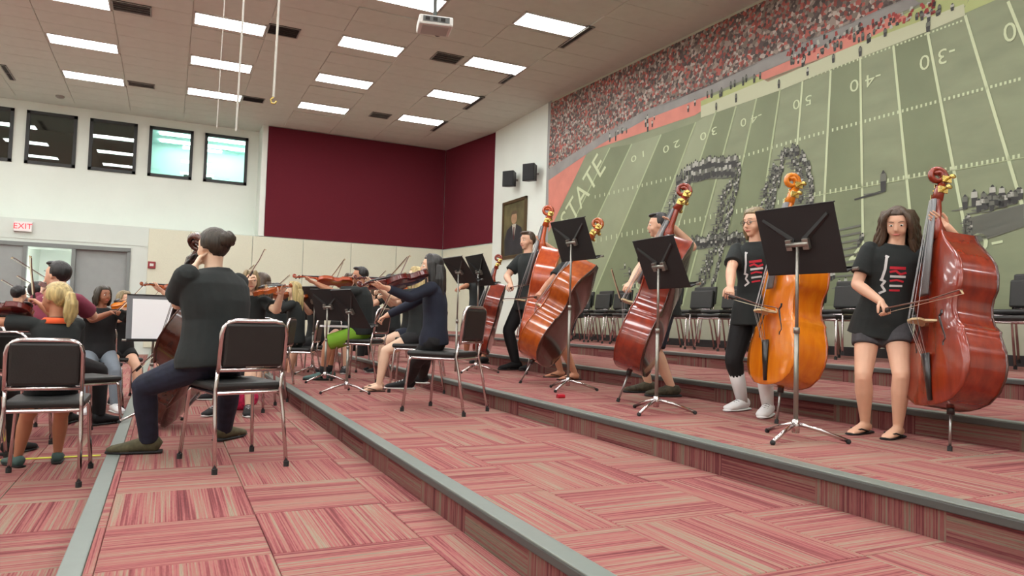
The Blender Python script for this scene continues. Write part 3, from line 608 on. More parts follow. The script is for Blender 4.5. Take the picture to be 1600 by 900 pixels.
# hash marks
hm = MB()
def row(pts, n, h):
    seg = [(V(a), V(b)) for a, b in zip(pts, pts[1:])]; tot = sum((b - a).length for a, b in seg)
    for i in range(n):
        s = tot * i / n
        for a, b in seg:
            l = (b - a).length
            if s <= l: break
            s -= l
        p = a + (b - a) * (s / l); lq((p.x, p.y), (p.x, p.y - h), .022, .022, 3, hm)
row([(930, 310), (1040, 283), (1259, 217), (1600, 124)], 92, 5); row([(850, 398), (950, 375), (1160, 332), (1259, 310), (1600, 246)], 92, 7)
row([(1259, 125), (1508, 32)], 40, 3); mpart(hm, 'hash_marks', white, 'stuff')
mpart(lq((1250, 310), (1600, 246), .012, .012, 3), 'yard_line', whited)
def mtext(s, a, b, h, flip=False, nm='lettering', m=white):     # text whose baseline direction runs from pixel a to pixel b
    A = mo(*a, 5); B = mo(*b, 5); c = (A + B) / 2; xdir = (B - A).normalized(); nrm = -wn if (-wn).dot(EYE - c) > 0 else wn
    ydir = nrm.cross(xdir).normalized()
    me = text_mesh(s, 1.0, nm, 0.0); me.materials.append(m)
    xs_ = [v.co.x for v in me.vertices]; ys_ = [v.co.y for v in me.vertices]
    sx = (B - A).length / (max(xs_) - min(xs_)); sy = h / (max(ys_) - min(ys_)); cx = (max(xs_) + min(xs_)) / 2; cy = (max(ys_) + min(ys_)) / 2
    for v in me.vertices:
        p = c + xdir * (v.co.x - cx) * sx + ydir * (v.co.y - cy) * sy; v.co = inv @ p
    par = list(range(len(me.vertices)))
    def fnd(i):
        while par[i] != i: par[i] = par[par[i]]; i = par[i]
        return i
    for p in me.polygons:
        for v_ in p.vertices[1:]: par[fnd(v_)] = fnd(p.vertices[0])
    isl = {}
    for p in me.polygons: isl.setdefault(fnd(p.vertices[0]), []).append(tuple(p.vertices))
    for fs in isl.values():
        if s == 'x': continue
        ids = sorted({i for f in fs for i in f}); mp_ = {i: k for k, i in enumerate(ids)}
        m2 = bpy.data.meshes.new(nm); m2.from_pydata([tuple(me.vertices[i].co) for i in ids], [], [tuple(mp_[i] for i in f) for f in fs]); m2.materials.append(m)
        o = bpy.data.objects.new(nm, m2); C.objects.link(o); o.parent = mural
mtext('STATE', (880, 352), (940, 250), .46, m=white)
mtext('1 0', (1006, 240), (986, 250), .11); mtext('2 0', (1062, 223), (1036, 235), .12); mtext('3 0', (1120, 203), (1094, 215), .12)
mtext('-4 0', (1190, 181), (1157, 193), .12); mtext('5 0', (1268, 155), (1239, 165), .13); mtext('-4 0', (1376, 120), (1328, 136), .15)
mtext('-3 0', (1492, 82), (1437, 100), .17); mtext('-2 0', (1640, 25), (1568, 54), .2)
mtext('4 0', (1326, 402), (1395, 390), .24); mtext('3 0-', (1466, 392), (1566, 372), .2); mtext('5 0', (1160, 432), (1196, 424), .16); mtext('0', (914, 462), (928, 458), .13); mtext('2 0', (972, 450), (1006, 444), .14)
# ================================================================= OBJECT BUILDERS
def basis_matrix(o, x, y, z): 
    m = Matrix((x, y, z)).transposed().to_4x4(); m.translation = o; return m
# ---------------- chair: sitter faces +Y, origin on the floor under the seat
def make_chair(stack=False):
    root = empty('stacking_chair', (0, 0, 0))
    r = .0115; hw = .182
    for s in (-1, 1):
        MB().tube([(s * .20, -.30, .006), (s * .192, -.245, .30), (s * .184, -.21, .44), (s * .182, -.235, .56)], r, 8).build('leg', K['chrome'], root, smooth=True)
        MB().tube([(s * .215, .235, .006), (s * .20, .215, .22), (s * .19, .20, .40), (s * .185, .185, .425)], r, 8).build('leg', K['chrome'], root, smooth=True)
    for x in (-.20, .20): MB().tube([(x, -.30, 0), (x, -.30, .03)], .016, 8).build('foot_cap', K['rubber'], root)
    for x in (-.215, .215): MB().tube([(x, .236, 0), (x, .234, .03)], .016, 8).build('foot_cap', K['rubber'], root)
    pts = []
    Hh = .82; rr = .07; zb_ = .54
    for (x, z) in [(-hw, zb_), (-hw, Hh - rr)] + [(-hw + rr - rr * math.cos(a), Hh - rr + rr * math.sin(a)) for a in (PI / 6, PI / 3, PI / 2)] + [(hw - rr + rr * math.sin(a), Hh - rr + rr * math.cos(a)) for a in (0, PI / 6, PI / 3)] + [(hw, Hh - rr), (hw, zb_)]:
        pts.append((x, -.235 - (z - .5) * .12, z))
    if not stack: MB().tube(pts, .014, 8).build('back_frame', K['chrome'], root, smooth=True)
    else:
        for s in (-1, 1): MB().tube([(s * .18, -.235, .54), (s * .18, -.25, .66)], .012, 8).build('back_post', K['chrome'], root, smooth=True)
    MB().tube([(-hw, -.243, zb_ + .01), (hw, -.243, zb_ + .01)], .013, 8).build('back_rail', K['chrome'], root, smooth=True)
    b = MB().box((-hw + .012, -.02, zb_ + .025), (hw - .012, .022, Hh - .012)) if not stack else MB().box((-.215, -.012, .56), (.215, .03, .81)); b.v = [p + V((0, -.235 - (p.z - .5) * .12, 0)) for p in b.v]
    b.build('backrest', K['vinyl'], root, bevel=.016)
    MB().box((-.2, -.2, .432), (.2, .225, .475)).build('seat', K['vinyl'], root, bevel=.018)
    MB().tube([(-.18, -.2, .42), (-.18, .2, .42), (.18, .2, .42), (.18, -.2, .42), (-.18, -.2, .42)], .012, 8).build('seat_frame', K['chrome'], root)
    return root
chair0 = make_chair(); used = [False]
chair_b = [None]
def mural_chair(p, deg, label, group):
    if chair_b[0] is None: chair_b[0] = c = make_chair(True); c.location = p; c.rotation_euler = (0, 0, -math.radians(deg))
    else: c = copy_tree(chair_b[0], p, -math.radians(deg))
    tag(c, label, 'chair', group); return c
def chair(p, deg, label, group='black chairs with chrome frames'):
    if not used[0]: used[0] = True; c = chair0; c.location = p; c.rotation_euler = (0, 0, -math.radians(deg))
    else: c = copy_tree(chair0, p, -math.radians(deg))
    tag(c, label, 'chair', group); return c
# ---------------- music stand: reader faces it from +Y side of desk; desk front normal = +Y
def music_stand(base, deg, h, tilt, label, dw=.50, dh_=.34, leg0=90, group='black music stands', sheet=False, dm=None):
    root = empty('music_stand', base, -math.radians(deg), label, 'music stand', group)
    for k in range(3):
        a = math.radians(leg0 + 120 * k); c, s = math.cos(a), math.sin(a)
        l = MB().tube([(c * .02, s * .02, .085), (c * .12, s * .12, .06), (c * .25, s * .25, .016)], .011, 8).build('leg', K['chrome'], root, smooth=True)
        MB().ball((c * .255, s * .255, .012), .014, 8, 6).build('foot', K['rubber'], l)
    MB().tube([(0, 0, .04), (0, 0, .11)], .02, 10).build('hub', K['chrome'], root, smooth=True)
    MB().tube([(0, 0, .09), (0, 0, h * .55)], .0125, 10).build('lower_pole', K['polegrey'], root, smooth=True)
    MB().tube([(0, 0, h * .55), (0, 0, h - .02)], .009, 10).build('upper_pole', K['polegrey'], root, smooth=True)
    MB().tube([(0, 0, h * .54), (0, 0, h * .57)], .016, 10).build('collar', K['polegrey'], root, smooth=True)
    t = math.radians(tilt); m = Matrix.Translation((0, .02, h)) @ Matrix.Rotation(t, 4, 'X')    # top leans away (-Y)
    th = .0035; desk = MB().box((-dw / 2, -th, -dh_ * .45), (dw / 2, th, dh_ * .55), m)
    d = desk.build('desk', dm or K['desk'], root, bevel=.003)
    MB().box((-dw / 2, 0, -dh_ * .45 - .004), (dw / 2, .062, -dh_ * .45 + .003), m).build('ledge', K['desk'], root)
    MB().box((-dw / 2, .055, -dh_ * .45 - .004), (dw / 2, .062, -dh_ * .45 + .012), m).build('ledge_lip', K['desk'], root)
    MB().box((-dw / 2, -th, dh_ * .55 - .006), (dw / 2, .012, dh_ * .55), m).build('top_fold', K['desk'], root)
    for s in (-1, 1):
        MB().add([m @ V(p) for p in [(s * .03, -.006, -.01), (s * .03, -.016, .01), (s * dw * .42, -.006, dh_ * .36), (s * dw * .42, -.012, dh_ * .39), (s * .02, -.006, .03), (s * dw * .40, -.006, dh_ * .42)]], [(0, 2, 3, 1), (1, 3, 5, 4), (0, 4, 5, 2), (0, 1, 4), (2, 5, 3)]).build('brace', K['black'], root)
        MB().box((s * .05 - .018, -.03, -.03), (s * .05 + .018, -.004, .03), m).build('bracket', K['polegrey'], root, bevel=.003)
    MB().tube([m @ V((-.065, -.022, 0)), m @ V((.065, -.022, 0))], .014, 10).build('hinge', K['polegrey'], root, smooth=True)
    MB().tube([m @ V((dw / 2, .05, -dh_ * .45)), m @ V((dw / 2 + .03, .055, -dh_ * .45))], .009, 8).build('knob', K['polegrey'], root)
    if sheet:
        s_ = MB().box((-.16, .006, -dh_ * .45 + .006), (.16, .008, dh_ * .45), m).build('sheet_music', K['paper']); s_.parent = None
        s_.matrix_world = Matrix.Translation(base) @ Matrix.Rotation(-math.radians(deg), 4, 'Z')
        tag(s_, 'white sheet of music standing on the stand left of the seated cellist', 'sheet music')
    return root
# ---------------- bowed instruments. local: +Z along the strings to the scroll, front = -Y, origin = end pin tip / end button
PROF = dict(
  violin=[(0, .0), (.004, .07), (.02, .15), (.07, .235), (.14, .279), (.21, .288), (.27, .275), (.315, .258), (.335, .262), (.345, .268), (.36, .235), (.40, .185), (.46, .160), (.52, .156), (.575, .17), (.61, .20), (.622, .222), (.65, .222), (.70, .232), (.78, .237), (.86, .222), (.93, .17), (.975, .10), (.995, .05), (1, .0)],
  bass=[(0, .0), (.004, .08), (.02, .17), (.07, .255), (.14, .30), (.20, .312), (.27, .302), (.33, .275), (.365, .258), (.385, .262), (.395, .25), (.43, .212), (.48, .192), (.53, .19), (.575, .203), (.605, .225), (.62, .235), (.65, .238), (.70, .238), (.76, .222), (.82, .180), (.88, .125), (.94, .07), (.985, .042), (1, .035)])
DIM = dict(violin=dict(b0=0.0, b1=.60, nut=.83, rib=.05, neck=.020, nw=.018, br=.27, brh=.055, tail=(.01, .19)),
           cello=dict(b0=.13, b1=.70, nut=.90, rib=.085, neck=.017, nw=.015, br=.34, brh=.062, tail=(.14, .27)),
           bass=dict(b0=.14, b1=.755, nut=.875, rib=.112, neck=.016, nw=.015, br=.415, brh=.075, tail=(.155, .31)))
def instrument(name, label, cat, kind, M, T, wd_, group, back='brown', pin=True, pinlen=None):
    root = bpy.data.objects.new(name, None); C.objects.link(root); root.matrix_world = M; root.empty_display_size = .1; tag(root, label, cat, group)
    D = DIM[kind]; P = PROF['bass' if kind == 'bass' else 'violin']; b0, b1 = D['b0'] * T, D['b1'] * T; Lb = b1 - b0; rib = D['rib'] * T; W = WOODS[wd_]; BK = WOODS[back]
    wsc = 1.0
    rows = len(P)
    def plate(yo, ydir, arch, over):
        nu = 12; vs = []; fs = []
        for (h, w_) in P:
            hh_ = b0 + h * Lb; e = max(0, math.sin(PI * min(1, max(0, h)))) ** .5
            for k in range(nu + 1):
                u = -1 + 2 * k / nu; a = arch * (1 - abs(u) ** 2.2) * e
                vs.append(V((u * (w_ * Lb * wsc + (over if w_ > 0 else 0)), yo + ydir * a, hh_)))
        n1 = nu + 1
        for i in range(rows - 1):
            for k in range(nu): fs.append((i * n1 + k, i * n1 + k + 1, (i + 1) * n1 + k + 1, (i + 1) * n1 + k))
        return vs, fs, n1
    ov = .006 * T * .6; th = .004 * T
    for (yo, yd, arch, nm, m) in ((-rib / 2, -1, .020 * T, 'top_plate', W), (rib / 2, 1, .014 * T, 'back_plate', BK)):
        vs, fs, n1 = plate(yo + yd * th, yd, arch, ov); v2, f2, _ = plate(yo, yd, 0, ov); mb = MB().add(vs, fs); o_ = len(mb.v); mb.v += v2; mb.f += [tuple(i + o_ for i in reversed(f)) for f in f2]
        for i in range(rows - 1):
            for k in (0, n1 - 1): mb.f.append((i * n1 + k, (i + 1) * n1 + k, o_ + (i + 1) * n1 + k, o_ + i * n1 + k))
        mb.build(nm, m, root, smooth=False).data.shade_smooth()
    o_ = None; mb = MB(); vs = []; fs = []
    for s in (-1, 1):
        k0 = len(vs)
        for (h, w_) in P:
            x = s * max(0, w_ * Lb - .003 * T); z = b0 + h * Lb; vs += [V((x, -rib / 2, z)), V((x, rib / 2, z))]
        for i in range(rows - 1): fs.append((k0 + 2 * i, k0 + 2 * i + 1, k0 + 2 * i + 3, k0 + 2 * i + 2))
    r_ = mb.add(vs, fs).build('ribs', BK if kind == 'violin' else W, root, smooth=True)
    yf = -rib / 2 - .018 * T
    # f holes
    for s in (-1, 1):
        zc = b0 + .405 * Lb; hx_ = .118 * Lb; pts = []
        for k in range(13):
            t = k / 12; z = zc + (t - .5) * .2 * Lb; x = hx_ + .03 * Lb * math.cos(PI * t) * (1 if 0.12 < t < .88 else .35)
            u_ = min(.95, x / (.215 * Lb)); pts.append(V((s * x, -rib / 2 - .002 * T - .020 * T * (1 - u_ ** 2.2), z)))
        MB().loft(pts, [(.0055 * T * .8, .006 * T)] + [(.0045 * T, .006 * T)] * 11 + [(.0055 * T * .8, .006 * T)], V((1, 0, 0)), 6).build('f_hole', K['ebony'], root)
    # bridge
    zb2 = D['br'] * T; bh = D['brh'] * T; yb_ = -rib / 2 - .014 * T; bw = .05 * T if kind != 'violin' else .035 * T
    prof = [(-bw, 0), (-bw * .8, -bh * .25), (-bw * .55, -bh * .5), (-bw * .68, -bh * .8), (-bw * .3, -bh), (bw * .3, -bh), (bw * .68, -bh * .8), (bw * .55, -bh * .5), (bw * .8, -bh * .25), (bw, 0), (bw * .5, -bh * .12), (bw * .2, -bh * .3), (-bw * .2, -bh * .3), (-bw * .5, -bh * .12)]
    MB().prism([(x, yb_ + y, zb2) for x, y in prof], (0, 0, .007 * T)).build('bridge', K['maple'], root)
    # fingerboard, neck
    zf0 = zb2 + .10 * T if kind != 'violin' else zb2 + .09 * T; zn = D['nut'] * T; nw = D['nw'] * T; y0_ = -rib / 2 - .045 * T; y1_ = -rib / 2 - .02 * T
    if kind == 'violin': y0_ = -rib / 2 - .042 * T
    MB().loft([(0, y0_, zf0), (0, y1_, zn)], [(nw * 1.75, .010 * T), (nw, .008 * T)], V((1, 0, 0)), 10).build('fingerboard', K['fboard'] if kind == 'bass' else K['ebony'], root, smooth=True)
    MB().loft([(0, -rib / 2 + .01 * T, b1 - .02 * T), (0, -rib / 2 - .004 * T, b1 + .02 * T), (0, y1_ + .016 * T, b1 + .05 * T), (0, y1_ + .014 * T, zn), (0, y1_ + .016 * T, zn + .02 * T)], [(nw * 1.3, .03 * T), (nw * 1.2, .022 * T), (nw * 1.05, .014 * T), (nw * .95, .012 * T), (nw, .014 * T)], V((1, 0, 0)), 10).build('neck', W, root, smooth=True)
    # peg box and scroll
    ps = [V((0, y1_ + .012 * T, zn)), V((0, y1_ + .02 * T, zn + (T - zn) * .35)), V((0, y1_ + .034 * T, zn + (T - zn) * .62))]
    MB().loft(ps, [(nw * 1.1, .017 * T), (nw * 1.05, .016 * T), (nw * .8, .014 * T)], V((1, 0, 0)), 10, power=.6).build('peg_box', W, root, smooth=True)
    cy, cz = y1_ + .010 * T, T - .030 * T; sp = [ps[2]]; rr_ = []
    for k in range(19):
        a = math.radians(-20 + 30 * k) ; q = .032 * T * (1 - k / 26)
        sp.append(V((0, cy + q * math.cos(a), cz + q * math.sin(a))))
    MB().loft(sp, [(nw * .75 + nw * .3 * i / len(sp), .011 * T * (1 - .3 * i / len(sp))) for i in range(len(sp))], V((1, 0, 0)), 8).build('scroll', W, root, smooth=True)
    # pegs
    for k in range(4):
        s = 1 if k % 2 else -1; z = zn + (T - zn) * (.12 + .17 * k); y = y1_ + .016 * T + .006 * T * k
        if kind == 'bass':
            MB().box((s * nw * 1.02 - .002, y - .016 * T, z - .012 * T), (s * nw * 1.02 + s * .008, y + .016 * T, z + .012 * T)).build('tuning_plate', K['brass'], root)
            MB().tube([(s * nw, y, z), (s * (nw + .03 * T), y + .005 * T, z)], .004 * T, 6).build('peg_shaft', K['brass'], root)
            MB().ball((s * (nw + .032 * T), y + .005 * T, z), (.004 * T, .012 * T, .009 * T), 8, 6).build('peg', K['brass'], root, smooth=True)
        else:
            MB().tube([(-s * nw, y, z), (s * (nw + .025 * T), y, z)], .006 * T, 6).build('peg_shaft', K['ebony'], root)
            MB().ball((s * (nw + .035 * T), y, z), (.014 * T, .006 * T, .014 * T), 8, 6).build('peg', K['ebony'], root, smooth=True)
    # tailpiece, strings
    t0, t1 = D['tail'][0] * T, D['tail'][1] * T
    MB().loft([(0, -rib / 2 - .012 * T, t0), (0, y0_ + .012 * T, t1)], [(nw * .75, .006 * T), (nw * 1.55, .009 * T)], V((1, 0, 0)), 8).build('tailpiece', K['ebony'], root, smooth=True)
    for k in range(4):
        u = (k - 1.5) / 1.5
        MB().tube([(u * nw * .9, y0_ + .008 * T, t1 - .01 * T), (u * bw * .6, yb_ - bh * (1 - .12 * abs(u)), zb2 + .004 * T), (u * nw * .6, y1_ - .01 * T, zn)], .0011 * T if kind != 'violin' else .0014 * T, 5).build('string', K['string'], root)
    if kind == 'violin':
        MB().ball((-.05 * T, -rib / 2 - .03 * T, .035 * T), (.07 * T, .02 * T, .045 * T), 12, 8).build('chin_rest', K['ebony'], root, smooth=True)
    else:
        MB().tube([(0, 0, .012 * T), (0, 0, b0 + .01)], .0045 * T, 8).build('end_pin', K['steel'], root, smooth=True)
        MB().tube([(0, 0, 0), (0, 0, .016 * T)], .008 * T, 8).build('pin_tip', K['rubber'], root)
        MB().tube([(0, 0, b0 - .02 * T), (0, 0, b0 + .01 * T)], .012 * T, 10).build('pin_collar', K['ebony'], root, smooth=True)
    return root
def bow(frog, tip, label, up=V((0, 0, 1)), group='bows', gap=.02):
    frog, tip = V(frog), V(tip); d = (tip - frog); Ln = d.length; d.normalize(); u = (up - up.dot(d) * d).normalized()
    root = empty('bow', frog, 0, label, 'bow', group)
    st = [V((0, 0, 0)) + u * gap, d * Ln * .3 + u * (gap * .8), d * Ln * .6 + u * gap * .5, d * Ln * .95 + u * gap * .9, d * Ln + u * gap * .8]
    MB().loft([d * -.03 + u * gap] + st, [.005] * 2 + [.0045, .004, .0035, .0035], None, 6).build('stick', K['bowstick'], root, smooth=True)
    MB().loft([d * .04, d * Ln], [(.005, .0015), (.004, .0015)], u.cross(d), 4).build('hair', K['bowhair'], root)
    MB().loft([d * .0 + u * gap * .5, d * .05 + u * gap * .5], [(.006, gap * .5), (.006, gap * .5)], u.cross(d), 8).build('frog', K['ebony'], root)
    MB().loft([d * (Ln - .01) + u * gap * .8, d * Ln + u * -.001], [.005, .004], None, 6).build('tip', K['maple'], root)
    return root
# ---------------- people
def ik(a, t, l1, l2, hint):
    d = t - a; r = min(d.length, (l1 + l2) * .995); d.normalize(); t2 = a + d * r
    x = (l1 * l1 - l2 * l2 + r * r) / (2 * r); h = math.sqrt(max(0, l1 * l1 - x * x)); p = hint - hint.dot(d) * d
    if p.length < 1e-4: p = V((0, 0, -1))
    return a + d * x + p.normalized() * h, t2
def hand(mb, ex, W_, D_, N_, side, s, curl):
    """palm and five fingers; D_ = pointing direction, N_ = palm normal, thumb on the `side` of the palm"""
    D_ = D_.normalized(); N_ = (N_ - N_.dot(D_) * D_).normalized(); X_ = D_.cross(N_) * side
    mb.loft([W_ - D_ * .02 * s, W_ + D_ * .02 * s, W_ + D_ * .055 * s, W_ + D_ * .085 * s], [(.022 * s, .017 * s), (.033 * s, .016 * s), (.039 * s, .014 * s), (.036 * s, .012 * s)], X_, 10)
    for k, (u, ln) in enumerate(((-.028, .066), (-.010, .076), (.010, .072), (.027, .056))):
        p = W_ + D_ * .075 * s + X_ * -u * s; d = D_ + X_ * -u * 2; d.normalize(); pts = [p - d * .01 * s, p]; a = curl * (1 + .08 * k) * .5
        for q, f in enumerate((.45, .30, .25)):
            d = (Matrix.Rotation(-a * side * 1.0, 3, X_ * side) @ d); 
            if (d.dot(N_) < 0 and q == 0 and a > .05): d = d - 2 * d.dot(N_) * N_
            pts.append(pts[-1] + d.normalized() * ln * s * f); 
            ax_ = d.cross(N_)
            if ax_.length > 1e-4: d = Matrix.Rotation(a * 1.1, 3, ax_.normalized()) @ d
            a = curl * (1.0 - .15 * q)
            if ax_.length > 1e-4 and q < 2: d = d
        ex.limb(pts, [.0092 * s, .0088 * s, .008 * s, .0075 * s, .0062 * s], None, 7)
    p = W_ + D_ * .015 * s + X_ * .022 * s; d = (D_ * .75 + X_ * .6 + N_ * .35).normalized(); d2 = (D_ * .85 + X_ * .1 + N_ * .6 * min(1, curl)).normalized()
    ex.limb([p, p + d * .035 * s, p + d * .035 * s + d2 * .026 * s, p + d * .035 * s + d2 * .046 * s], [.0125 * s, .011 * s, .0095 * s, .0075 * s], None, 7)
def person(label, base, deg, Ht, sit=None, feet=None, fdir=None, lean=(0, 0), lh=None, rh=None, lel=None, rel=None, look=None, pitch=0, top=('blacktee', 'short'), bottom=('black', 'long'),
           shoes=('black', 'shoe'), socks=None, hair=('short', 'brown'), skin='fair', vox=.011, build=1.0, prt=None, knees=None, lhn=None, rhn=None, lhd=None, rhd=None, curl=(1.0, 1.0), headsc=1.0, glasses=False, group='young musicians playing', hip=None, twist=0):
    base = V(base); root = empty('person', base, -math.radians(deg), label, 'person', group)
    Mi = (Matrix.Translation(base) @ Matrix.Rotation(-math.radians(deg), 4, 'Z')).inverted(); Mr = Mi.to_3x3()
    s = Ht; S = SKINS[skin]; k = s / 1.7; bw_ = build
    lo = lambda p: Mi @ V(p)
    hz = (sit + .085 * s / 1.0 * .9) if sit is not None else .50 * s
    hp = V((0, 0, hz)) if hip is None else V((hip[0], hip[1], hz))
    tl = .335 * s; ld = V((lean[0], lean[1], 1)).normalized()
    neck = hp + ld * tl; tw = Matrix.Rotation(-math.radians(twist), 3, 'Z'); sx = tw @ V((1, 0, 0)); sx = (sx - sx.dot(ld) * ld).normalized(); fw = ld.cross(sx) * 1.0
    if fw.y < 0 and abs(twist) < 90: fw = -fw
    chest = hp + ld * tl * .6
    shL = neck - ld * .035 * s - sx * .098 * s * bw_; shR = neck - ld * .035 * s + sx * .098 * s * bw_
    hd = headsc
    # head frame
    la = math.radians(-(look - deg)) if look is not None else 0
    RH = Matrix.Rotation(la, 3, 'Z') @ Matrix.Rotation(math.radians(pitch), 3, 'X')
    hs = .128 * s * hd / .22 if True else 1      # head scale: 1 -> 22 cm high
    hc = neck + ld * .028 * s + V((0, 0, .058 * s * hd + .0)) + (RH @ V((0, .012 * s, 0)))
    H4 = Matrix.Translation(hc) @ (RH.to_4x4())
    hp_ = lambda x, y, z: H4 @ V((x * hs, y * hs, z * hs))
    body = MB(); ex = MB()
    # skull, face, jaw, ears, nose, neck
    body.ball(hp_(0, -.012, .022), (.076 * hs, .094 * hs, .088 * hs), 20, 14, RH)
    body.loft([hp_(0, .020, .03), hp_(0, .030, -.02), hp_(0, .040, -.062), hp_(0, .052, -.098)], [(.068 * hs, .062 * hs), (.064 * hs, .055 * hs), (.050 * hs, .044 * hs), (.022 * hs, .020 * hs)], RH @ V((1, 0, 0)), 16)
    body.ball(hp_(0, .062, -.088), (.020 * hs, .018 * hs, .016 * hs), 8, 6, RH)
    body.loft([hp_(0, .076, .022), hp_(0, .088, -.006), hp_(0, .097, -.026), hp_(0, .084, -.036)], [(.006 * hs, .009 * hs), (.009 * hs, .011 * hs), (.0125 * hs, .011 * hs), (.010 * hs, .007 * hs)], RH @ V((1, 0, 0)), 8)
    for q in (-1, 1):
        body.ball(hp_(q * .076, -.008, -.005), (.010 * hs, .02 * hs, .032 * hs), 8, 8, RH)
        body.ball(hp_(q * .034, .052, -.032), (.028 * hs, .026 * hs, .030 * hs), 8, 8, RH)
    body.ball(hp_(0, .070, .036), (.048 * hs, .012 * hs, .012 * hs), 8, 6, RH)
    body.limb([neck - ld * .05 * s, neck + ld * .02 * s, hp_(0, -.02, -.05)], [(.042 * s, .036 * s), (.033 * s, .032 * s), (.034 * s, .034 * s)], sx, 12)
    # trunk
    sec = [(-.14, .055, .05), (-.06, .088, .062), (.0, .093, .064), (.22, .080, .056), (.42, .080, .057), (.62, .092, .062), (.80, .102, .058), (.90, .092, .046), (.97, .055, .036)]
    curve = lambda t: hp + ld * tl * t + fw * (-.012 * s * math.sin(PI * max(0, min(1, t))))
    body.loft([curve(t) for t, a, b in sec], [(a * s * bw_, b * s * bw_) for t, a, b in sec], sx, 20)
    # arms
    A1, A2 = .170 * s, .150 * s; hands = []
    for side, sh, tgt, hint, dflt in ((-1, shL, lh, lel, V((-.12 * s, .16 * s, 0))), (1, shR, rh, rel, V((.12 * s, .16 * s, 0)))):
        t = lo(tgt) if tgt is not None else sh + V((side * .03 * s, .08 * s, -.29 * s)) if sit is None else (lo(tgt) if tgt is not None else V((side * .09 * s, .26 * s, hz + .06 * s)))
        h_ = (Mr @ V(hint)) if hint is not None else V((side * .6, -.5, -.7))
        hd_ = (lhd if side < 0 else rhd); hn_ = (lhn if side < 0 else rhn)
        hl = .052 * s
        if hd_ is not None: Dv = (Mr @ V(hd_)).normalized(); wr = t - Dv * hl
        else: wr = t - (t - sh).normalized() * hl
        el, wr = ik(sh, wr, A1, A2, h_)
        if hd_ is None: Dv = ((wr - el).normalized() * .6 + (t - wr).normalized() * .4).normalized()
        Nv = (Mr @ V(hn_)) if hn_ is not None else (V((0, .2, -1)))
        body.limb([sh + (el - sh) * .08, sh + (el - sh) * .5, el], [.026 * s, .028 * s * min(bw_, 1.25), .024 * s], None, 12)
        body.limb([el, el + (wr - el) * .3, wr], [.0245 * s, .0255 * s * min(bw_, 1.1), .0165 * s], None, 12)
        hand(body, ex, wr, Dv, Nv, -side if True else side, k * .98 + .02, curl[0 if side < 0 else 1]); hands.append((sh, el, wr))
    # legs
    T1, T2 = .245 * s, .240 * s; fz = .045 * s; legs = []
    for i, side in enumerate((-1, 1)):
        hj = hp + V((side * .052 * s, 0, -.01 * s))
        if feet is not None: ft = lo(feet[i]); ft.z += fz
        elif sit is not None: ft = V((side * .09 * s, hp.y + T1 * .96 + .03, fz))
        else: ft = V((side * .065 * s, 0, fz))
        hint = (Mr @ V(knees[i])) if knees else V((side * .15, 1, .35 if sit is not None else 0))
        kn, an = ik(hj, ft, T1, T2, hint)
        fd = (Mr @ heading(fdir[i])) if fdir else V((side * .25, 1, 0)).normalized()
        body.limb([hj, hj + (kn - hj) * .45, kn], [(.056 * s, .054 * s), (.048 * s, .048 * s), (.035 * s, .035 * s)], sx, 14)
        body.limb([kn, kn + (an - kn) * .3, kn + (an - kn) * .65, an], [.034 * s, .037 * s, .028 * s, .020 * s], None, 12)
        body.loft([an - fd * .028 * s + V((0, 0, -.02 * s)), an + V((0, 0, -.012 * s)), an + fd * .05 * s + V((0, 0, -.024 * s)), an + fd * .095 * s + V((0, 0, -.033 * s)), an + fd * .118 * s + V((0, 0, -.037 * s))], [(.018 * s, .018 * s), (.022 * s, .026 * s), (.025 * s, .018 * s), (.026 * s, .010 * s), (.018 * s, .006 * s)], fd.cross(V((0, 0, 1))), 12)
        legs.append((hj, kn, an, fd))
    remesh(body, 'body', S, root, vox * .85, 2, ex)
    # eyes, brows, mouth
    for q in (-1, 1):
        e_ = MB().ball(hp_(q * .031, .0735, .006), (.0135 * hs, .0082 * hs, .0072 * hs), 10, 8, RH).build('eye', EYE_W, root, smooth=True)
        MB().ball(hp_(q * .031, .080, .006), (.0066 * hs, .0030 * hs, .0060 * hs), 8, 6, RH).build('iris', IRIS, e_, smooth=True)
        MB().loft([hp_(q * .014, .088, .030), hp_(q * .032, .0885, .035), hp_(q * .050, .078, .030)], [.0022 * hs, .0026 * hs, .0014 * hs], None, 6).build('eyebrow', HAIRS[hair[1]], root, smooth=True)
    MB().loft([hp_(-.024, .074, -.060), hp_(-.01, .085, -.057), hp_(0, .087, -.058), hp_(.01, .085, -.057), hp_(.024, .074, -.060)], [.002 * hs, .0055 * hs, .006 * hs, .0055 * hs, .002 * hs], None, 6).build('lips', LIP, root, smooth=True)
    if glasses:
        gl = MB()
        for q in (-1, 1):
            gl.tube([hp_(q * .033 + .022 * math.cos(2 * PI * i / 12), .092, .004 + .016 * math.sin(2 * PI * i / 12)) for i in range(13)], .0016, 5)
            gl.tube([hp_(q * .055, .090, .008), hp_(q * .078, .06, .01), hp_(q * .080, .0, .008)], .0016, 5)
        gl.tube([hp_(-.011, .093, .008), hp_(.011, .093, .008)], .0016, 5); gl.build('glasses', K['frame'], root, smooth=True)
    # clothes
    tm_, sl = top; cl = MB(); f = 1.13
    lowt = -.22 if sit is None else -.09
    sec2 = [(lowt, .124 if sit is None else .104, .096 if sit is None else .082), (.0, .115 if sit is None else .104, .084), (.22, .097, .070), (.42, .092, .068), (.62, .101, .070), (.80, .108, .064), (.90, .098, .052), (.965, .062, .043), (1.0, .047, .042)]
    cl.loft([curve(t) for t, a, b in sec2], [(a * s * bw_ * 1.04, b * s * bw_ * 1.04) for t, a, b in sec2], sx, 24)
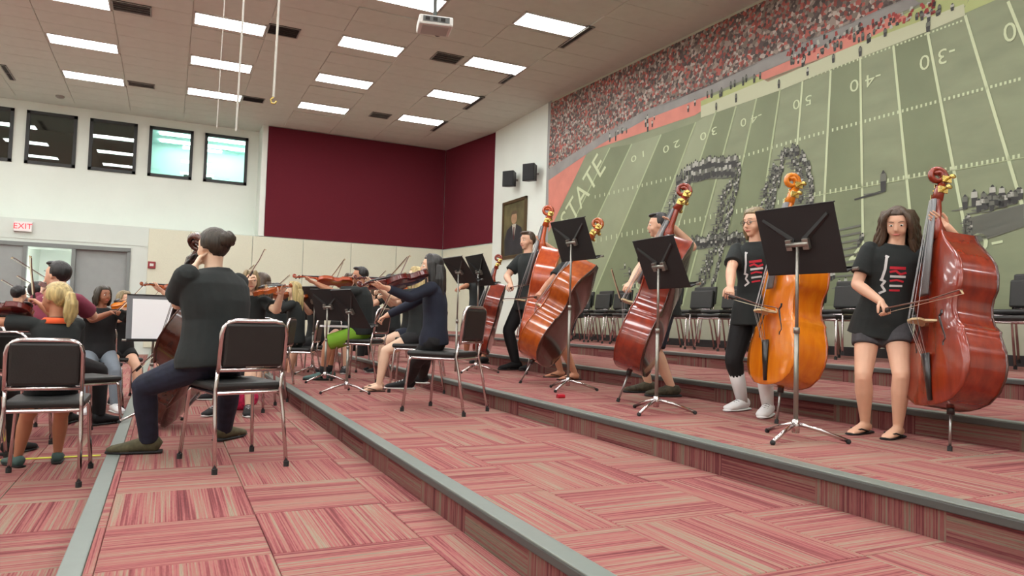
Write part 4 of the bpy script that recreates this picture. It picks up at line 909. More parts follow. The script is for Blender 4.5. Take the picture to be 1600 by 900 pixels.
    for (sh, el, wr) in hands:
        fr = {'short': .70, 'cap': .5, 'long': 1.0}[sl]
        if sl == 'long':
            cl.limb([sh, sh + (el - sh) * .5, el], [.038 * s * bw_, .034 * s * bw_, .031 * s], None, 14); cl.loft([el, el + (wr - el) * .4, el + (wr - el) * .92], [.031 * s, .028 * s, .023 * s], None, 12)
        else: 
            dd_ = el - sh; bb_ = 1 + (bw_ - 1) * .6; cl.limb([sh + dd_ * .02, sh + dd_ * .25], [.037 * s * bb_, .039 * s * bb_], None, 14); cl.loft([sh, sh + dd_ * .3, sh + dd_ * fr], [.037 * s * bb_, .040 * s * bb_, .044 * s * bb_], None, 16)
    shirt = remesh(cl, 'shirt', CL[tm_], root, vox * .9, 2)
    bm_, bl = bottom; pt = MB()
    for (hj, kn, an, fd) in legs:
        fr = {'short': .45, 'mid': .72, 'knee': .98, 'long': 1, 'capri': 1}[bl]
        if bl in ('long', 'capri'):
            pt.limb([hj, hj + (kn - hj) * .45, kn], [(.064 * s, .062 * s), (.055 * s, .055 * s), (.043 * s, .043 * s)], sx, 14)
            e2 = 1.0 if bl == 'long' else .5; w2 = .034 if bm_ == 'jeans' else .030
            pt.loft([kn, kn + (an - kn) * .3 * e2, kn + (an - kn) * .65 * e2, kn + (an - kn) * .98 * e2], [.042 * s, .043 * s, .037 * s, w2 * s], None, 12)
        else:
            pt.loft([hj + (hj - kn) * .05, hj, hj + (kn - hj) * fr * .6, hj + (kn - hj) * fr], [(.05 * s, .05 * s), (.064 * s, .060 * s), (.062 * s, .060 * s), (.060 * s, .060 * s)], sx, 16)
    pt.loft([hp - ld * .06 * s, hp - ld * .03 * s, hp + ld * .02 * s, hp + ld * .07 * s], [(.07 * s, .055 * s), (.096 * s * bw_, .070 * s * bw_), (.096 * s * bw_, .068 * s * bw_), (.088 * s * bw_, .062 * s * bw_)], sx, 18)
    remesh(pt, 'trousers' if bl in ('long', 'capri') else 'shorts', CL[bm_], root, vox * .9, 2)
    # shoes
    sm_, st = shoes
    for (hj, kn, an, fd) in legs:
        rgt = fd.cross(V((0, 0, 1))); g0 = V((an.x, an.y, an.z - fz))
        if st == 'flip':
            so = MB().loft([g0 - fd * .045 * s + V((0, 0, .006)), g0 + fd * .03 * s + V((0, 0, .006)), g0 + fd * .09 * s + V((0, 0, .006)), g0 + fd * .128 * s + V((0, 0, .006))], [(.018 * s, .007), (.022 * s, .007), (.030 * s, .007), (.018 * s, .007)], rgt, 12).build('flip_flop', CL[sm_], root, smooth=True)
            MB().tube([g0 + fd * .10 * s + V((0, 0, .014 * s)), g0 + fd * .07 * s + rgt * .024 * s + V((0, 0, .026 * s)), g0 + fd * .02 * s + rgt * .026 * s + V((0, 0, .014 * s))], .0045, 6).build('strap', CL[sm_], so, smooth=True)
            MB().tube([g0 + fd * .10 * s + V((0, 0, .014 * s)), g0 + fd * .07 * s - rgt * .024 * s + V((0, 0, .026 * s)), g0 + fd * .02 * s - rgt * .026 * s + V((0, 0, .014 * s))], .0045, 6).build('strap', CL[sm_], so, smooth=True)
        else:
            sh_ = MB().loft([g0 - fd * .042 * s + V((0, 0, .028 * s)), g0 - fd * .03 * s + V((0, 0, .034 * s)), g0 + fd * .01 * s + V((0, 0, .036 * s)), g0 + fd * .045 * s + V((0, 0, .029 * s)), g0 + fd * .09 * s + V((0, 0, .022 * s)), g0 + fd * .125 * s + V((0, 0, .018 * s)), g0 + fd * .142 * s + V((0, 0, .014 * s))], [(.014 * s, .014 * s), (.025 * s, .028 * s), (.028 * s, .032 * s), (.029 * s, .025 * s), (.032 * s, .018 * s), (.028 * s, .014 * s), (.012 * s, .008 * s)], rgt, 14).build('shoe', CL[sm_], root, smooth=True)
            MB().loft([g0 - fd * .046 * s + V((0, 0, .007 * s)), g0 + fd * .02 * s + V((0, 0, .006 * s)), g0 + fd * .09 * s + V((0, 0, .006 * s)), g0 + fd * .145 * s + V((0, 0, .008 * s))], [(.024 * s, .007 * s), (.029 * s, .006 * s), (.033 * s, .006 * s), (.018 * s, .006 * s)], rgt, 14).build('sole', CL['white'] if sm_ in ('white', 'pink', 'black') and st == 'sneaker' else K['rubber'], sh_, smooth=True)
            if st == 'sneaker':
                for q in range(3): MB().tube([g0 + fd * (.035 + .018 * q) * s - rgt * .016 * s + V((0, 0, (.053 - .006 * q) * s)), g0 + fd * (.035 + .018 * q) * s + V((0, 0, (.060 - .007 * q) * s)), g0 + fd * (.035 + .018 * q) * s + rgt * .016 * s + V((0, 0, (.053 - .006 * q) * s))], .003, 5).build('lace', CL['greysh'] if sm_ == 'white' else CL['white'], sh_)
        if socks: 
            sk, hh_ = socks; MB().loft([an - V((0, 0, .01 * s)), an + (kn - an) * hh_ * .5, an + (kn - an) * hh_], [.026 * s, (.028 + .008 * hh_) * s, (.028 + .012 * hh_) * s], None, 14).build('sock', CL[sk], root, smooth=True)
    # hair
    style, hk = hair; HM = HAIRS[hk]; hb = MB()
    def hf(d):
        n_ = noise.noise(d * 6 + V((s * 10, 0, 0))) * .03
        front = d.y > .25 and d.z < .42 + .12 * abs(d.x); side_ = abs(d.x) > .55 and d.z < -.25 and d.y > -.2
        if front: return .86
        if d.z < -.45 and d.y > -.3: return .85
        return 1.0 + n_ + (.05 if style in ('bun', 'pony', 'long', 'bob') else .02)
    hb.ball(hp_(0, -.020, .028), (.086 * hs, .100 * hs, .096 * hs), 28, 22, RH, hf)
    hx = MB()
    def lock(pts, rad): hx.limb([hp_(*p) for p in pts], [(a * hs, b * hs) for a, b in rad], RH @ V((1, 0, 0)), 10)
    if style == 'long':
        lock([(0, -.07, .06), (0, -.105, -.03), (0, -.11, -.12), (0, -.12, -.22), (0, -.12, -.33)], [(.06, .03), (.078, .04), (.085, .04), (.08, .032), (.045, .02)])
        for q in (-1, 1):
            lock([(q * .045, .02, .098), (q * .078, .010, .03), (q * .086, .0, -.05), (q * .09, .0, -.14), (q * .092, .01, -.23), (q * .08, .02, -.29)], [(.03, .035), (.026, .045), (.027, .045), (.03, .04), (.025, .03), (.012, .015)])
            for e in range(4): lock([(q * (.06 + .012 * e), -.02 - .02 * e, .0), (q * (.09 + .01 * e), -.02 - .025 * e, -.12), (q * (.085 + .012 * e), -.01 - .03 * e, -.25 - .02 * e)], [(.018, .02), (.02, .022), (.006, .008)])
    if style == 'wavy':
        lock([(0, -.07, .06), (0, -.115, -.03), (0, -.125, -.12), (0, -.12, -.22), (0, -.11, -.30)], [(.07, .04), (.10, .05), (.11, .05), (.10, .04), (.05, .02)])
        for q in (-1, 1):
            for e in range(9):
                x0 = q * (.030 + .006 * e); yy = .050 - .018 * e; ph = e * 1.7 + q
                lock([(x0, yy * .6 - .01, .098 - .0035 * e)] + [(q * (.074 + .0085 * e * (.25 + i * .10) + .012 * math.sin(i * 1.7 + ph) * (i > 0) + .007 * i), yy + .013 * math.cos(i * 1.5 + ph), .065 - .058 * i) for i in range(6 + (e % 3))], [(.016, .018)] + [(.019, .021)] * 5 + [(.008, .008)] * (1 + e % 3))
    if style == 'bob':
        lock([(0, -.07, .04), (0, -.10, -.04), (0, -.10, -.12)], [(.06, .03), (.078, .04), (.06, .03)])
        for q in (-1, 1): lock([(q * .05, .01, .09), (q * .08, .0, .02), (q * .086, -.01, -.06), (q * .08, -.01, -.12)], [(.03, .035), (.024, .045), (.024, .045), (.012, .03)])
    if style == 'pony':
        lock([(0, -.09, .05), (0, -.135, .03), (0, -.15, -.04), (0, -.14, -.13), (0, -.125, -.2)], [(.02, .02), (.034, .03), (.042, .032), (.034, .026), (.012, .01)])
        for e in (-1, 1): lock([(e * .01, -.11, .04), (e * .035, -.145, -.02), (e * .045, -.14, -.10), (e * .03, -.13, -.17)], [(.015, .012), (.02, .018), (.02, .016), (.006, .006)])
        tie = MB().ball(hp_(0, -.115, .045), (.026 * hs, .014 * hs, .026 * hs), 10, 8, RH).build('hair_tie', CL['teal'] if hk == 'black' else HM, root, smooth=True)
    if style == 'bun':
        hb.ball(hp_(0, -.135, .045), (.052 * hs, .04 * hs, .05 * hs), 16, 12, RH, lambda d: 1 + .09 * math.sin(d.x * 9 + d.z * 7))
    if style == 'short':
        hb.ball(hp_(0, .035, .098), (.060 * hs, .05 * hs, .022 * hs), 14, 8, RH, lambda d: 1 + .1 * noise.noise(d * 5))
    hb.join(hx)
    if style in ('long', 'bob', 'pony') and vox < .012: remesh(hb, 'hair', HM, root, .005, 1)
    else: hb.build('hair', HM, root, smooth=True)
    if prt: shirt_print(root, shirt, curve, sx, fw, s, prt)
    return root
def shirt_print(root, shirt, curve, sx, fw, s, kind):
    bm = bmesh.new(); bm.from_mesh(shirt.data); t = BVHTree.FromBMesh(bm); bm.free()
    def stroke(pts, w_, m, nm):
        P_ = []; 
        for (a, b) in zip(pts, pts[1:]):
            for q in range(5): P_.append((a[0] + (b[0] - a[0]) * q / 5, a[1] + (b[1] - a[1]) * q / 5))
        P_.append(pts[-1]); vs = []
        for i, p in enumerate(P_):
            a = P_[max(0, i - 1)]; b = P_[min(len(P_) - 1, i + 1)]; d = V((b[0] - a[0], b[1] - a[1])).normalized(); n_ = V((-d.y, d.x)) * w_ / 2
            for q in (-1, 1):
                u, v = p[0] + n_.x * q, p[1] + n_.y * q
                o = curve(.60 + v / (.335 * 1.0)) - sx * (u + .004) * s * 1.05 + fw * .5
                h = t.ray_cast(o, -fw)
                vs.append((h[0] + fw * .003) if h[0] is not None else None)
        if any(x is None for x in vs): return
        MB().add(vs, [(2 * i, 2 * i + 1, 2 * i + 3, 2 * i + 2) for i in range(len(P_) - 1)]).build(nm, m, root)
    Wp, Rp = CL['wprint'], CL['red']
    q = -1
    stroke([(-.030, .075), (-.028, .02), (-.034, -.03)], .010, Wp, 'printed_neck'); stroke([(-.036, .078), (-.022, .074)], .008, Wp, 'printed_scroll')
    stroke([(-.040, -.025), (-.020, -.03), (-.030, -.05), (-.014, -.07), (-.035, -.085)], .009, Wp, 'printed_body')
    stroke([(-.012, .030), (.045, .036)], .012, Rp, 'printed_word'); stroke([(-.010, .012), (.012, .020), (.03, .008), (.05, .018)], .009, Rp, 'printed_word')
    stroke([(-.006, -.006), (.05, .0)], .010, Wp, 'printed_word'); stroke([(-.004, -.026), (.02, -.018), (.046, -.022)], .008, Rp, 'printed_word')
    stroke([(-.002, -.046), (.044, -.04)], .009, Wp, 'printed_word'); stroke([(0, -.066), (.038, -.06)], .008, Rp, 'printed_word')
# ================================================================= THE BASS SECTION
BASS = {}
def bass(key, pin, scroll, dd, front_deg, label, wd_, back='brown', side=0.0):
    E = gz(pin[0], pin[1], LEV[2]); v = V((E.x, E.y, 0)).normalized(); ref = E + v * dd; S_ = gdist(scroll[0], scroll[1], ref)
    A_ = S_.copy(); F = heading(front_deg)
    for _ in range(4):       # the neck runs in front of the pin axis
        U = (A_ - E); T = U.length; U.normalize(); F = heading(front_deg); F = (F - F.dot(U) * U).normalized(); A_ = S_ - F * (.070 * T)
    Yl = -F; X = Yl.cross(U)
    M = basis_matrix(E, X, Yl, U); instrument('double_bass', label, 'double bass', 'bass', M, T, wd_, 'double basses', back); BASS[key] = (M, T); print('BASS', key, round(T, 3), tuple(round(c, 2) for c in E)); return M, T
def bl(key, x, y, z): M, T = BASS[key]; return M @ V((x * T, y * T, z * T))
bass('e', (1484, 705), (1463, 263), 0.34, 296, 'red-brown double bass held by the long-haired girl at right', 'red')
bass('d', (1213, 662), (1237, 272), .22, 288, 'orange double bass half hidden behind the rightmost music stand', 'orange', 'amber')
bass('c', (965, 628), (1070, 288), .28, 314, 'glossy red double bass tilted on its pin, held by the boy in camouflage shoes', 'red', 'brown')
bass('b', (812, 599), (936, 342), .2, 316, 'amber double bass leaning right with dark lower end, behind the second stand from left', 'amber', 'brown')
bass('a', (822, 585), (856, 322), .12, 304, 'bright orange double bass held by the boy under the portrait', 'fire', 'amber')
bass('z', (744, 577), (779, 398), .1, 300, 'red double bass half hidden behind the leftmost pair of music stands', 'red', 'brown')
def dist_shift(p, d): v = V((p.x, p.y, 0)).normalized(); return p + v * d
# girl with long hair (right)
def mid(a, b): return (a + b) / 2
def bowpts(key, fpx, tpx, df, dt, h=.48):
    st = bl(key, 0, -.16, h); return gdist(*fpx, dist_shift(st, df)), gdist(*tpx, dist_shift(st, dt))
fl, fr_ = gz(1403, 684, LEV[2]), gz(1352, 677, LEV[2])
b0_ = mid(fl, fr_); b0_.z = LEV[2]
f1, t1 = bowpts('e', (1380, 490), (1505, 459), .06, -.34)
person('girl with long dark wavy hair, black printed shirt and grey shorts, holding the rightmost bass', b0_, 232, 1.30, feet=(fl, fr_), fdir=(258, 262), lean=(-.16, .10), look=238, pitch=-20,
       lh=bl('e', .005, -.07, .80), lel=V((.9, -.6, -.35)), lhd=V((-.5, .5, .55)), lhn=V((-.4, -.5, 0)), rh=f1 + V((0, 0, .005)), rel=V((-.3, .7, -.6)),
       bottom=('greysh', 'short'), shoes=('black', 'flip'), hair=('wavy', 'brown'), skin='fair', vox=.008, prt=1, headsc=1.05)
bow(f1, t1, 'pale-haired bass bow drawn across the rightmost bass', gap=.025)
fl, fr_ = gz(1200, 650, LEV[2]), gz(1160, 641, LEV[2]); b0_ = mid(fl, fr_); f1, t1 = bowpts('d', (1138, 466), (1214, 487), .10, -.05, .46)
person('girl with glasses, dark blond hair, black printed shirt, black leggings and white sneakers', b0_, 248, 1.42, feet=(fl, fr_), fdir=(238, 256), lean=(0, .03), look=268, pitch=-6,
       lh=bl('d', 0, -.06, .76), lel=V((.9, -.3, -.4)), lhn=V((-1, 0, 0)), rh=f1, rel=V((-.4, .8, -.6)), glasses=True,
       bottom=('black', 'capri'), shoes=('white', 'sneaker'), socks=('white', .8), hair=('bob', 'darkblond'), skin='fair', vox=.008, prt=1, headsc=1.08)
bow(f1, t1, 'bass bow drawn across the orange bass at right', gap=.025)
fl, fr_ = gz(1050, 620, LEV[2]), gz(1014, 614, LEV[2]); b0_ = mid(fl, fr_)
person('boy with short dark hair in profile, navy shorts and camouflage shoes, behind a music stand', b0_, 285, 1.56, feet=(fl, fr_), fdir=(290, 288), lean=(.0, .05), look=303, pitch=-4,
       lh=bl('c', 0, -.055, .825), lel=V((.6, -.7, -.5)), lhn=V((-1, 0, 0)), rh=gdist(968, 468, bl('c', -.1, -.2, .5)), rel=V((-.4, .5, -.6)),
       bottom=('navysh', 'knee'), shoes=('camo', 'shoe'), hair=('short', 'black'), skin='fair', vox=.009)
bow(gdist(970, 472, bl('c', -.05, -.22, .5)), gdist(955, 422, bl('c', .1, -.25, .55)) , 'bass bow held upright beside the tilted red bass', gap=.02)
fl, fr_ = gz(898, 594, LEV[2]), gz(876, 590, LEV[2]); b0_ = mid(fl, fr_)
person('girl in dark top and navy shorts with tan sandals, behind the middle music stand', b0_, 285, 1.48, feet=(fl, fr_), fdir=(282, 286), lean=(0, .08), look=285, pitch=-6,
       lh=bl('b', 0, -.055, .79), lel=V((.6, -.6, -.5)), lhn=V((-1, 0, 0)), rh=gdist(835, 468, bl('b', -.2, -.15, .5)), rel=V((-.4, .5, -.6)),
       bottom=('navysh', 'mid'), shoes=('brownl', 'flip'), hair=('long', 'brown'), skin='tan', vox=.010)
bow(gdist(838, 466, bl('b', -.2, -.2, .5)), gdist(786, 470, bl('b', .2, -.2, .45)), 'bass bow crossing the amber bass', gap=.02)
fl, fr_ = gz(838, 579, LEV[2]), gz(806, 578, LEV[2]); b0_ = mid(fl, fr_)
person('boy with short brown hair in black shirt and shoes standing under the portrait', b0_, 262, 1.70, feet=(fl, fr_), fdir=(262, 262), lean=(0, .03), look=258, pitch=-4,
       lh=bl('a', 0, -.055, .80), lel=V((.95, -.5, -.15)), lhn=V((-1, 0, 0)), rh=gdist(795, 452, bl('a', -.2, -.15, .5)), rel=V((-.5, .5, -.6)),
       bottom=('black', 'long'), shoes=('black', 'shoe'), hair=('short', 'brown'), skin='fair', vox=.010)
bow(gdist(796, 452, bl('a', -.2, -.15, .5)), gdist(846, 440, bl('a', .15, -.2, .5)), 'bass bow crossing the bright orange bass', gap=.02)
fl, fr_ = gz(757, 574, LEV[2]), gz(727, 567, LEV[2]); b0_ = mid(fl, fr_)
person('bass player in black shirt mostly hidden behind the two leftmost music stands', b0_, 272, 1.36, feet=(fl, fr_), fdir=(270, 270), lean=(0, .04), look=272, pitch=-4,
       lh=bl('z', 0, -.055, .80), lel=V((.6, -.7, -.5)), lhn=V((-1, 0, 0)), rh=gdist(708, 455, bl('z', -.2, -.15, .5)), rel=V((-.4, .5, -.6)),
       bottom=('greysh', 'knee'), shoes=('black', 'shoe'), hair=('short', 'darkblond'), skin='tan', vox=.012)
# stands of the bass section
def stand_px(base, z, desk, deg, tilt, label, dw=.5, dh_=.35, leg0=90):
    B = gz(base[0], base[1], z); h = gdist(desk[0], desk[1], B).z - z
    music_stand(B, deg, h, tilt, label, dw, dh_, leg0)
stand_px((1243, 688), LEV[2], (1252, 380), 82, 20, 'black music stand with its back to us in front of the orange bass, farthest right', .47, .37, 40)
stand_px((1025, 645), LEV[2], (1044, 415), 92, 24, 'black music stand in front of the boy with the tilted red bass', .47, .36, 60)
stand_px((887, 610), LEV[2], (903, 378), 84, 22, 'black music stand in front of the amber bass, third from the right', .50, .37, 60)
stand_px((743, 582), LEV[2], (757, 425), 90, 26, 'black music stand with tall desk just right of the seated long-haired girl', .5, .37, 60)
stand_px((711, 600), LEV[1], (716, 424), 84, 38, 'black music stand with steeply tilted desk behind the seated long-haired girl', .5, .35, 60)
# ================================================================= SEATED PLAYERS
seat = .45
def chest_pt(base, Ht, deg, u, f, z): 
    r = heading(deg + 90); d = heading(deg); return V(base) + r * u + d * f + V((0, 0, z))
def violinist(label, base, deg, Ht, wood_, tilt_=.05, vlabel=None, blabel=None, kind='violin', T=None, vdeg=None, bowup=.25, leanf=.05, stand=False, raised=None, bowlen=.62, **kw):
    base = V(base); T = T or .56; vd = vdeg if vdeg is not None else deg - 42
    sh = (.50 * Ht if stand else seat + .0765 * Ht) + .335 * Ht
    neckp = V((base.x, base.y, base.z + sh)) + heading(deg) * (leanf * .335 * Ht)
    start = neckp + heading(vd) * .09 + heading(deg - 90) * .045 + V((0, 0, .035))
    U = (heading(vd) + V((0, 0, tilt_))).normalized(); up = V((0, 0, 1)); F = (up + heading(vd + 90) * .45); F = (F - F.dot(U) * U).normalized(); X = (-F).cross(U)
    M = basis_matrix(start, X, -F, U)
    instrument('viola' if T > .63 else 'violin', vlabel or ('violin held by the %s' % label.split(',')[0]), 'viola' if T > .63 else 'violin', 'violin', M, T, wood_, 'violins and violas', wood_)
    lhp = start + U * T * .74 - F * .035
    con = start + U * T * .36 + F * .045
    perp = U.cross(F).normalized()
    if perp.dot(heading(deg + 90)) < 0: perp = -perp
    bd = (perp * 1.0 + V((0, 0, -bowup)) * 1 + heading(deg) * .25).normalized()
    frog = con + bd * (bowlen * .42); tipb = con - bd * (bowlen * .58)
    if raised is not None: frog, tipb = raised
    bow(frog, tipb, blabel or ('bow of the %s' % label.split(',')[0]), up=F, gap=.016)
    return person(label, base, deg, Ht, sit=None if stand else seat, lh=lhp, rh=frog, lel=V((0, 0, -1)) + heading(deg - 90) * .2, rel=V((0, 0, -.8)) + heading(deg + 90) * .8, lhn=F, rhn=V((0, 0, -1)), lean=(0, leanf), look=kw.pop('look', vd + 12), **kw)
# the large cellist in the foreground
cb = gz(344, 737, 0); cc = V((.38, 4.50, 0))
chair(cc, -16, 'chrome and black chair under the cellist in jeans, its back turned to us')
pc_ = V((.27, 4.62, 0)); pf1 = gz(232, 708, 0); pf2 = gz(350, 690, 0)
celE = gz(272, 655, 0); celS = gdist(334, 384, V((.05, 4.80, 0))); U = (celS - celE); cT = U.length; U.normalize()
F = heading(-42 ); F = (F - F.dot(U) * U).normalized(); Mc = basis_matrix(celE, (-F).cross(U), -F, U)
instrument('cello', 'dark brown cello held between the knees of the cellist in jeans', 'cello', 'cello', Mc, cT, 'brown', 'cellos', 'brown')
person('large cellist with dark bun, black shirt and dark jeans, seated with back to us', pc_, -48, 1.60, sit=.46, feet=(pf1, pf2 + V((0, .06, 0))), fdir=(-82, 40), lean=(.04, .10), look=-38, pitch=-2,
       knees=(V((-1, .1, .6)), V((.6, .8, .6))), lh=gdist(309, 412, V((.03, 4.72, 0))), lel=V((-.55, -.3, -1.3)), lhn=V((1, .2, 0)), rh=Mc @ V((.22, -.2, cT * .36)), rel=V((.8, .2, -.5)),
       top=('blacktee', 'short'), bottom=('jeans', 'long'), shoes=('olive', 'shoe'), hair=('bun', 'darkbrown'), skin='pale', build=1.42, vox=.009, headsc=1.04)
bow(Mc @ V((.24, -.22, cT * .36)), Mc @ V((-.4, -.2, cT * .40)), 'bow of the large cellist, drawn across the brown cello')
# long-haired girl with viola and the girl beyond her
g1 = V((1.97, 5.42, LEV[1])); chair(g1 + V((.03, -.05, 0)), -40, 'chrome and black chair under the girl in the navy cardigan, on the second level')
violinist('seated girl with long black hair, navy cardigan and black trousers', g1 + heading(-60) * .04, -66, 1.38, 'dark', vlabel='dark red viola under the chin of the girl with long black hair', blabel='bow of the girl with long black hair', T=.64, vdeg=-114, tilt_=-.18,
          top=('navy', 'long'), bottom=('black', 'long'), shoes=('black', 'sneaker'), hair=('long', 'charcoal'), skin='fair', vox=.009, look=-80, headsc=1.05, fdir=(-66, -30), feet=(gz(626, 626, LEV[1]), gz(652, 621, LEV[1])),
          raised=(gdist(592, 500, g1 + V((-.5, .3, 0))), gdist(642, 400, g1 + V((-.3, .5, 0)))))
g2 = V((2.28, 6.9, LEV[1])); chair(g2, -66, 'chair beyond the girl in the navy cardigan, hidden by the bare-legged girl')
violinist('bare-legged girl with blond hair and black shorts beyond the long-haired viola player', g2, -72, 1.40, 'dark', vlabel='red violin held by the bare-legged blond girl', blabel='bow of the bare-legged blond girl', vdeg=-95,
          bottom=('black', 'short'), shoes=('brownl', 'flip'), hair=('long', 'blond'), skin='pale', vox=.011)
g3 = gz(560, 590, LEV[1]); g3 = V((2.02, 8.15, LEV[1])); chair(g3, -50, 'chair under the boy in lime, white and blue shorts')
violinist('boy with short black hair, black shirt and lime, white and blue shorts, back turned', g3, -62, 1.50, 'fire', vlabel='shiny orange viola of the boy in the lime shorts', blabel='bow of the boy in the lime shorts', T=.66, vdeg=-92,
          bottom=('lime', 'knee'), shoes=('greygreen', 'shoe'), socks=('black', .25), hair=('short', 'black'), skin='tan', vox=.011, build=1.1)
_b = [o for o in bpy.data.objects if 'lime, white and blue' in o.get('label', '') and o.name.startswith('person')][0]
for _q, (_m, _z) in enumerate((('white', .055), ('blue', .03))):
    for _s in (-1, 1): MB().loft([(_s * .08, .06, .465 + _z), (_s * .12, .30, .455 + _z)], [(.052, .014), (.048, .014)], V((1, 0, 0)), 12).build('shorts_stripe', CL[_m], _b, smooth=True)
tag(MB().box((0, 0, 0), (.40, .16, .02)).build('sheet_music', K['paper']), 'white paper across the knees of the boy in lime shorts', 'paper').location = g3 + V((-.45, -.06, .60))
# everybody farther away: (head-top pixel, level, height, heading, kind, ...)
def place(px, py, z, Ht):     # where a seated player's head top meets the sight line
    return gz(px, py, z + seat + .0765 * Ht + .335 * Ht + .16 * Ht)
def seatp(px, dist_y, z):
    d = ray(px, 500); q = V((d.x, d.y, 0)) * (dist_y / d.y); q.z = z; return q
far = [
  # px, y, level, deg, Ht, top, hair, skin, bottom, wood, label
  (545, 9.6, 1, 215, 1.5, 'blacktee', ('long', 'brown'), 'fair', ('black', 'short'), 'amber', 'violinist facing us behind the boy in lime shorts'),
  (612, 10.6, 1, -60, 1.66, 'blacktee', ('pony', 'black'), 'fair', ('black', 'long'), 'dark', 'far violinist with black ponytail and teal hair tie'),
  (640, 9.3, 1, -80, 1.45, 'blacktee', ('long', 'blond'), 'pale', ('navysh', 'short'), 'amber', 'blond violinist partly hidden behind the long-haired viola player'),
  (493, 9.6, 0, -100, 1.42, 'blacktee', ('bob', 'darkbrown'), 'fair', ('black', 'mid'), 'amber', 'player with olive-brown hair leaning over the second black stand'),
  (462, 9.0, 0, -70, 1.45, 'blacktee', ('long', 'blond'), 'pale', ('black', 'short'), 'amber', 'blond bare-kneed girl behind the near black stand'),
  (434, 10.3, 0, -50, 1.5, 'blacktee', ('short', 'black'), 'fair', ('black', 'long'), 'dark', 'small dark-haired player far behind the cellist'),
  (411, 7.7, 0, -70, 1.47, 'blacktee', ('long', 'brown'), 'fair', ('black', 'long'), 'amber', 'brown-haired girl right of the cellist\'s shoulder'),
  (388, 6.9, 0, 200, 1.42, 'blacktee', ('long', 'darkblond'), 'pale', ('black', 'short'), 'amber', 'blond girl with raised bow just right of the cellist'),
  (316, 8.2, 0, -80, 1.45, 'blacktee', ('short', 'brown'), 'fair', ('black', 'short'), 'amber', 'player hidden behind the cellist with green-soled shoes'),
  (157, 8.4, -1, 170, 1.40, 'black', ('bob', 'darkbrown'), 'brown', ('denimlt', 'long'), 'orange', 'girl facing us with an orange violin in front of the doors'),
  (190, 9.2, -1, 165, 1.36, 'black', ('bob', 'darkblond'), 'fair', ('black', 'short'), 'orange', 'small blond violinist just left of the white music sheet'),
  (50, 8.2, -1, 60, 1.42, 'blacktee', ('short', 'black'), 'tan', ('black', 'long'), 'dark', 'black-haired player behind the blond girl\'s red violin'),
  (22, 9.4, -1, 60, 1.40, 'blacktee', ('short', 'black'), 'fair', ('black', 'long'), 'dark', 'small black-haired head at the far left'),
  (583, 12.0, 1, -60, 1.5, 'blacktee', ('bob', 'brown'), 'fair', ('black', 'long'), 'amber', 'farthest violinist between the two black ponytails'),
]
levz = {-1: LOW, 0: 0, 1: LEV[1], 2: LEV[2]}
for (px, y, lv, deg, Ht, top_, hair_, skin_, bot_, wd_, lb) in far:
    b_ = seatp(px, y, levz[lv]); chair(b_ - heading(deg) * .02, deg, 'black chair under the ' + lb[:70].split(' with ')[0])
    rs = None
    if px == 388: q_ = b_ + V((0, -.2, 0)); rs = (gdist(392, 432, q_), gdist(416, 390, q_))
    if px == 316: q_ = b_ + V((0, -.2, 0)); rs = (gdist(301, 428, q_), gdist(299, 362, q_))
    if px == 545: q_ = b_ + V((0, -.3, 0)); rs = (gdist(512, 470, q_), gdist(540, 405, q_))
    violinist(lb, b_, deg, Ht, wd_, top=(top_, 'short'), hair=hair_, skin=skin_, bottom=bot_, shoes=('white' if px in (157, 316, 462) else 'black', 'sneaker'), vox=.013, raised=rs, vlabel='violin of the ' + lb, blabel='bow of the ' + lb)
# standing man at the far back
fb = seatp(560, 15.5, LEV[1])
person('man standing far back before the cream wall panels', fb, 200, 1.62, top=('black', 'short'), bottom=('black', 'long'), hair=('short', 'brown'), skin='fair', vox=.014)
# ---- left block, lowest level
ca = V((-.62, 5.05, LOW)); chair(V((-.60, 5.02, LOW)), 0, 'chrome and black chair with its back to us under the blond girl, at left')
violinist('blond girl with ponytail in a black shirt with orange collar, back turned, at left', ca + V((.02, .12, 0)), -18, 1.20, 'dark', vlabel='dark red violin held out left by the blond ponytailed girl', blabel='upright bow of the blond ponytailed girl', vdeg=-75, tilt_=.05,
          bottom=('black', 'short'), shoes=('greygreen', 'shoe'), hair=('pony', 'blond'), skin='tan', vox=.009, look=-50, headsc=1.2, top=('blacktee', 'short'),
          raised=(gdist(52, 470, V((-.9, 5.4, 0))), gdist(46, 400, V((-.9, 5.4, 0)))))
e = ca + V((.02, .12, 0)); 
n_ = e + V((0, 0, seat + .0765 * 1.20 + .335 * 1.20)) + heading(-18) * (.05 * .335 * 1.20)
MB_ = MB().loft([n_ + V((0, 0, -.035)), n_ + V((0, 0, .0))], [(.10, .085), (.066, .058)], heading(72), 16)
col = [o for o in bpy.data.objects if o.get('label', '').startswith('blond girl with ponytail')][0]
bpy.context.view_layer.update(); iv = col.matrix_world.inverted(); MB_.v = [iv @ p for p in MB_.v]; MB_.build('collar', CL['orange'], col, smooth=True)
chair(V((-.98, 3.62, LOW)), -6, 'cut-off chair at the left edge, nearest the camera')
c2 = seatp(84, 6.9, LOW)
chair(c2, 20, 'chair under the black-haired player in the maroon shirt')
violinist('black-haired player in a maroon shirt seated beyond the blond girl', c2, 30, 1.66, 'dark', top=('maroon', 'short'), hair=('short', 'black'), skin='fair', vox=.011, look=-60, vlabel='violin of the player in the maroon shirt', blabel='bow of the player in the maroon shirt')
c3 = seatp(-62, 5.6, LOW)
chair(c3, 10, 'chair at the left edge beside the blond girl')
violinist('player cut off by the left edge in a black shirt', c3, 20, 1.5, 'dark', vox=.012, vlabel='violin of the player cut off by the left edge', blabel='bow of the player cut off by the left edge')
chair(seatp(130, 6.6, LOW), 55, 'empty chair turned sideways right of the blond girl'); chair(seatp(22, 6.3, LOW), 10, 'empty chair in front of the left edge player')
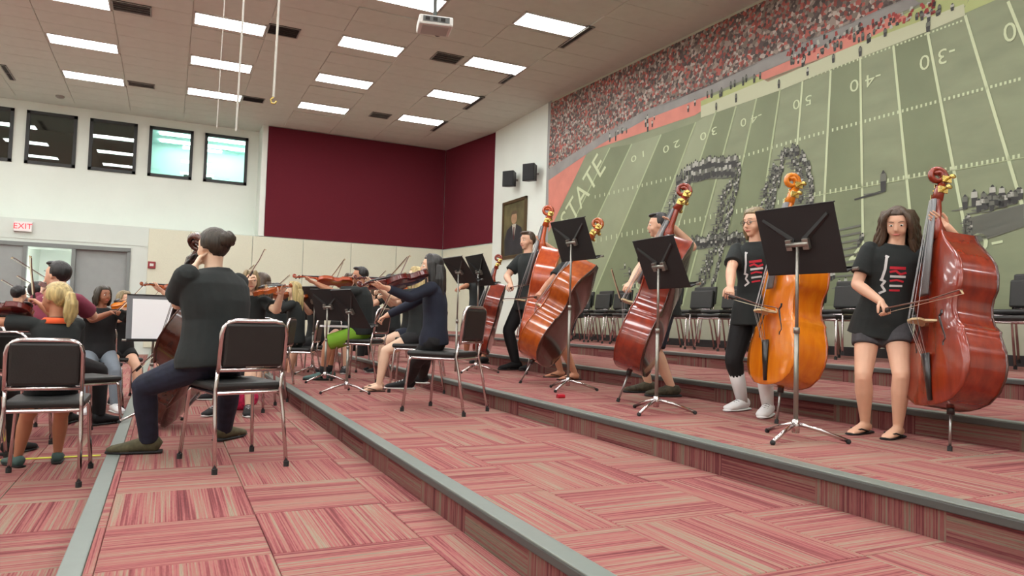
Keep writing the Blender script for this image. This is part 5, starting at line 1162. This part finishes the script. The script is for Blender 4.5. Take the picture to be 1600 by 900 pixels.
# stands: left and centre
S_ = seatp(241, 6.4, 0); hS = gdist(226, 500, S_).z
music_stand(S_, 172, hS, 8, 'grey music stand holding a bright white sheet, left of the cellist', .40, .37, 30, sheet=True, dm=mat('grey_desk_paint', (112, 114, 118), .5))
bpy.data.objects['sheet_music.001'] if 'sheet_music.001' in bpy.data.objects else None
stand_px((541, 614), LEV[1], (524, 485), 78, 32, 'near black music stand with large tilted desk in front of the boy in lime shorts', .46, .42, 150)
stand_px((507, 597), LEV[1], (494, 478), 60, 20, 'black music stand left of the near tilted one, pale brace across its back', .5, .36, 150)
stand_px((462, 588), 0, (432, 482), 10, 15, 'black music stand just right of the cellist\'s chair', .42, .34, 150)
stand_px((487, 584), LEV[1], (478, 470), 60, 25, 'farther black music stand partly hidden by two others', .5, .36, 150)
# things on the floor
pb = gz(372, 640, 0); pbag = empty('bag', pb, 0, 'small pink and red patterned bag on the floor under the cellist\'s chair', 'bag')
MB().ball((0, 0, .11), (.17, .10, .12), 16, 12, None, lambda d: 1 + .08 * noise.noise(d * 3)).build('pouch', CL['pink'], pbag, smooth=True)
MB().tube([(-.1, 0, .18), (-.06, 0, .27), (.06, 0, .27), (.1, 0, .18)], .01, 6).build('handle', CL['red'], pbag, smooth=True)
rr_ = gz(876, 622, LEV[2]); tag(MB().loft([rr_ + V((-.03, 0, .012)), rr_ + V((.03, 0, .012))], [.02, .02], None, 8).build('rosin', mat('rosin_red', (170, 20, 40), .3)), 'small red rosin block on the floor beside the stand in front of the amber bass', 'rosin')
# row of stacked chairs along the mural
ords = ['right end', 'second from the right', 'third from the right', 'fourth from the right', 'fifth from the right', 'sixth from the right', 'seventh from the right', 'eighth from the right', 'ninth from the right', 'tenth from the right', 'eleventh from the right', 'twelfth from the right', 'thirteenth from the right', 'fourteenth from the right', 'fifteenth from the right', 'sixteenth from the right', 'seventeenth from the right', 'eighteenth from the right']
for i in range(17):
    y = 3.05 + i * .60 + random.uniform(-.05, .05); x = 6.62 + random.uniform(-.06, .06) - .02 * i
    for k in range(2):
        deg = -90 + random.uniform(-4, 4)
        c = mural_chair(V((x + .06 * k, y, LEV[4] + .055 * k)), deg, 'black chair, %s of its pair, pair %s along the mural' % (['lower', 'upper'][k], ords[i]), 'stacked black chairs along the mural')
used_chair = chair0
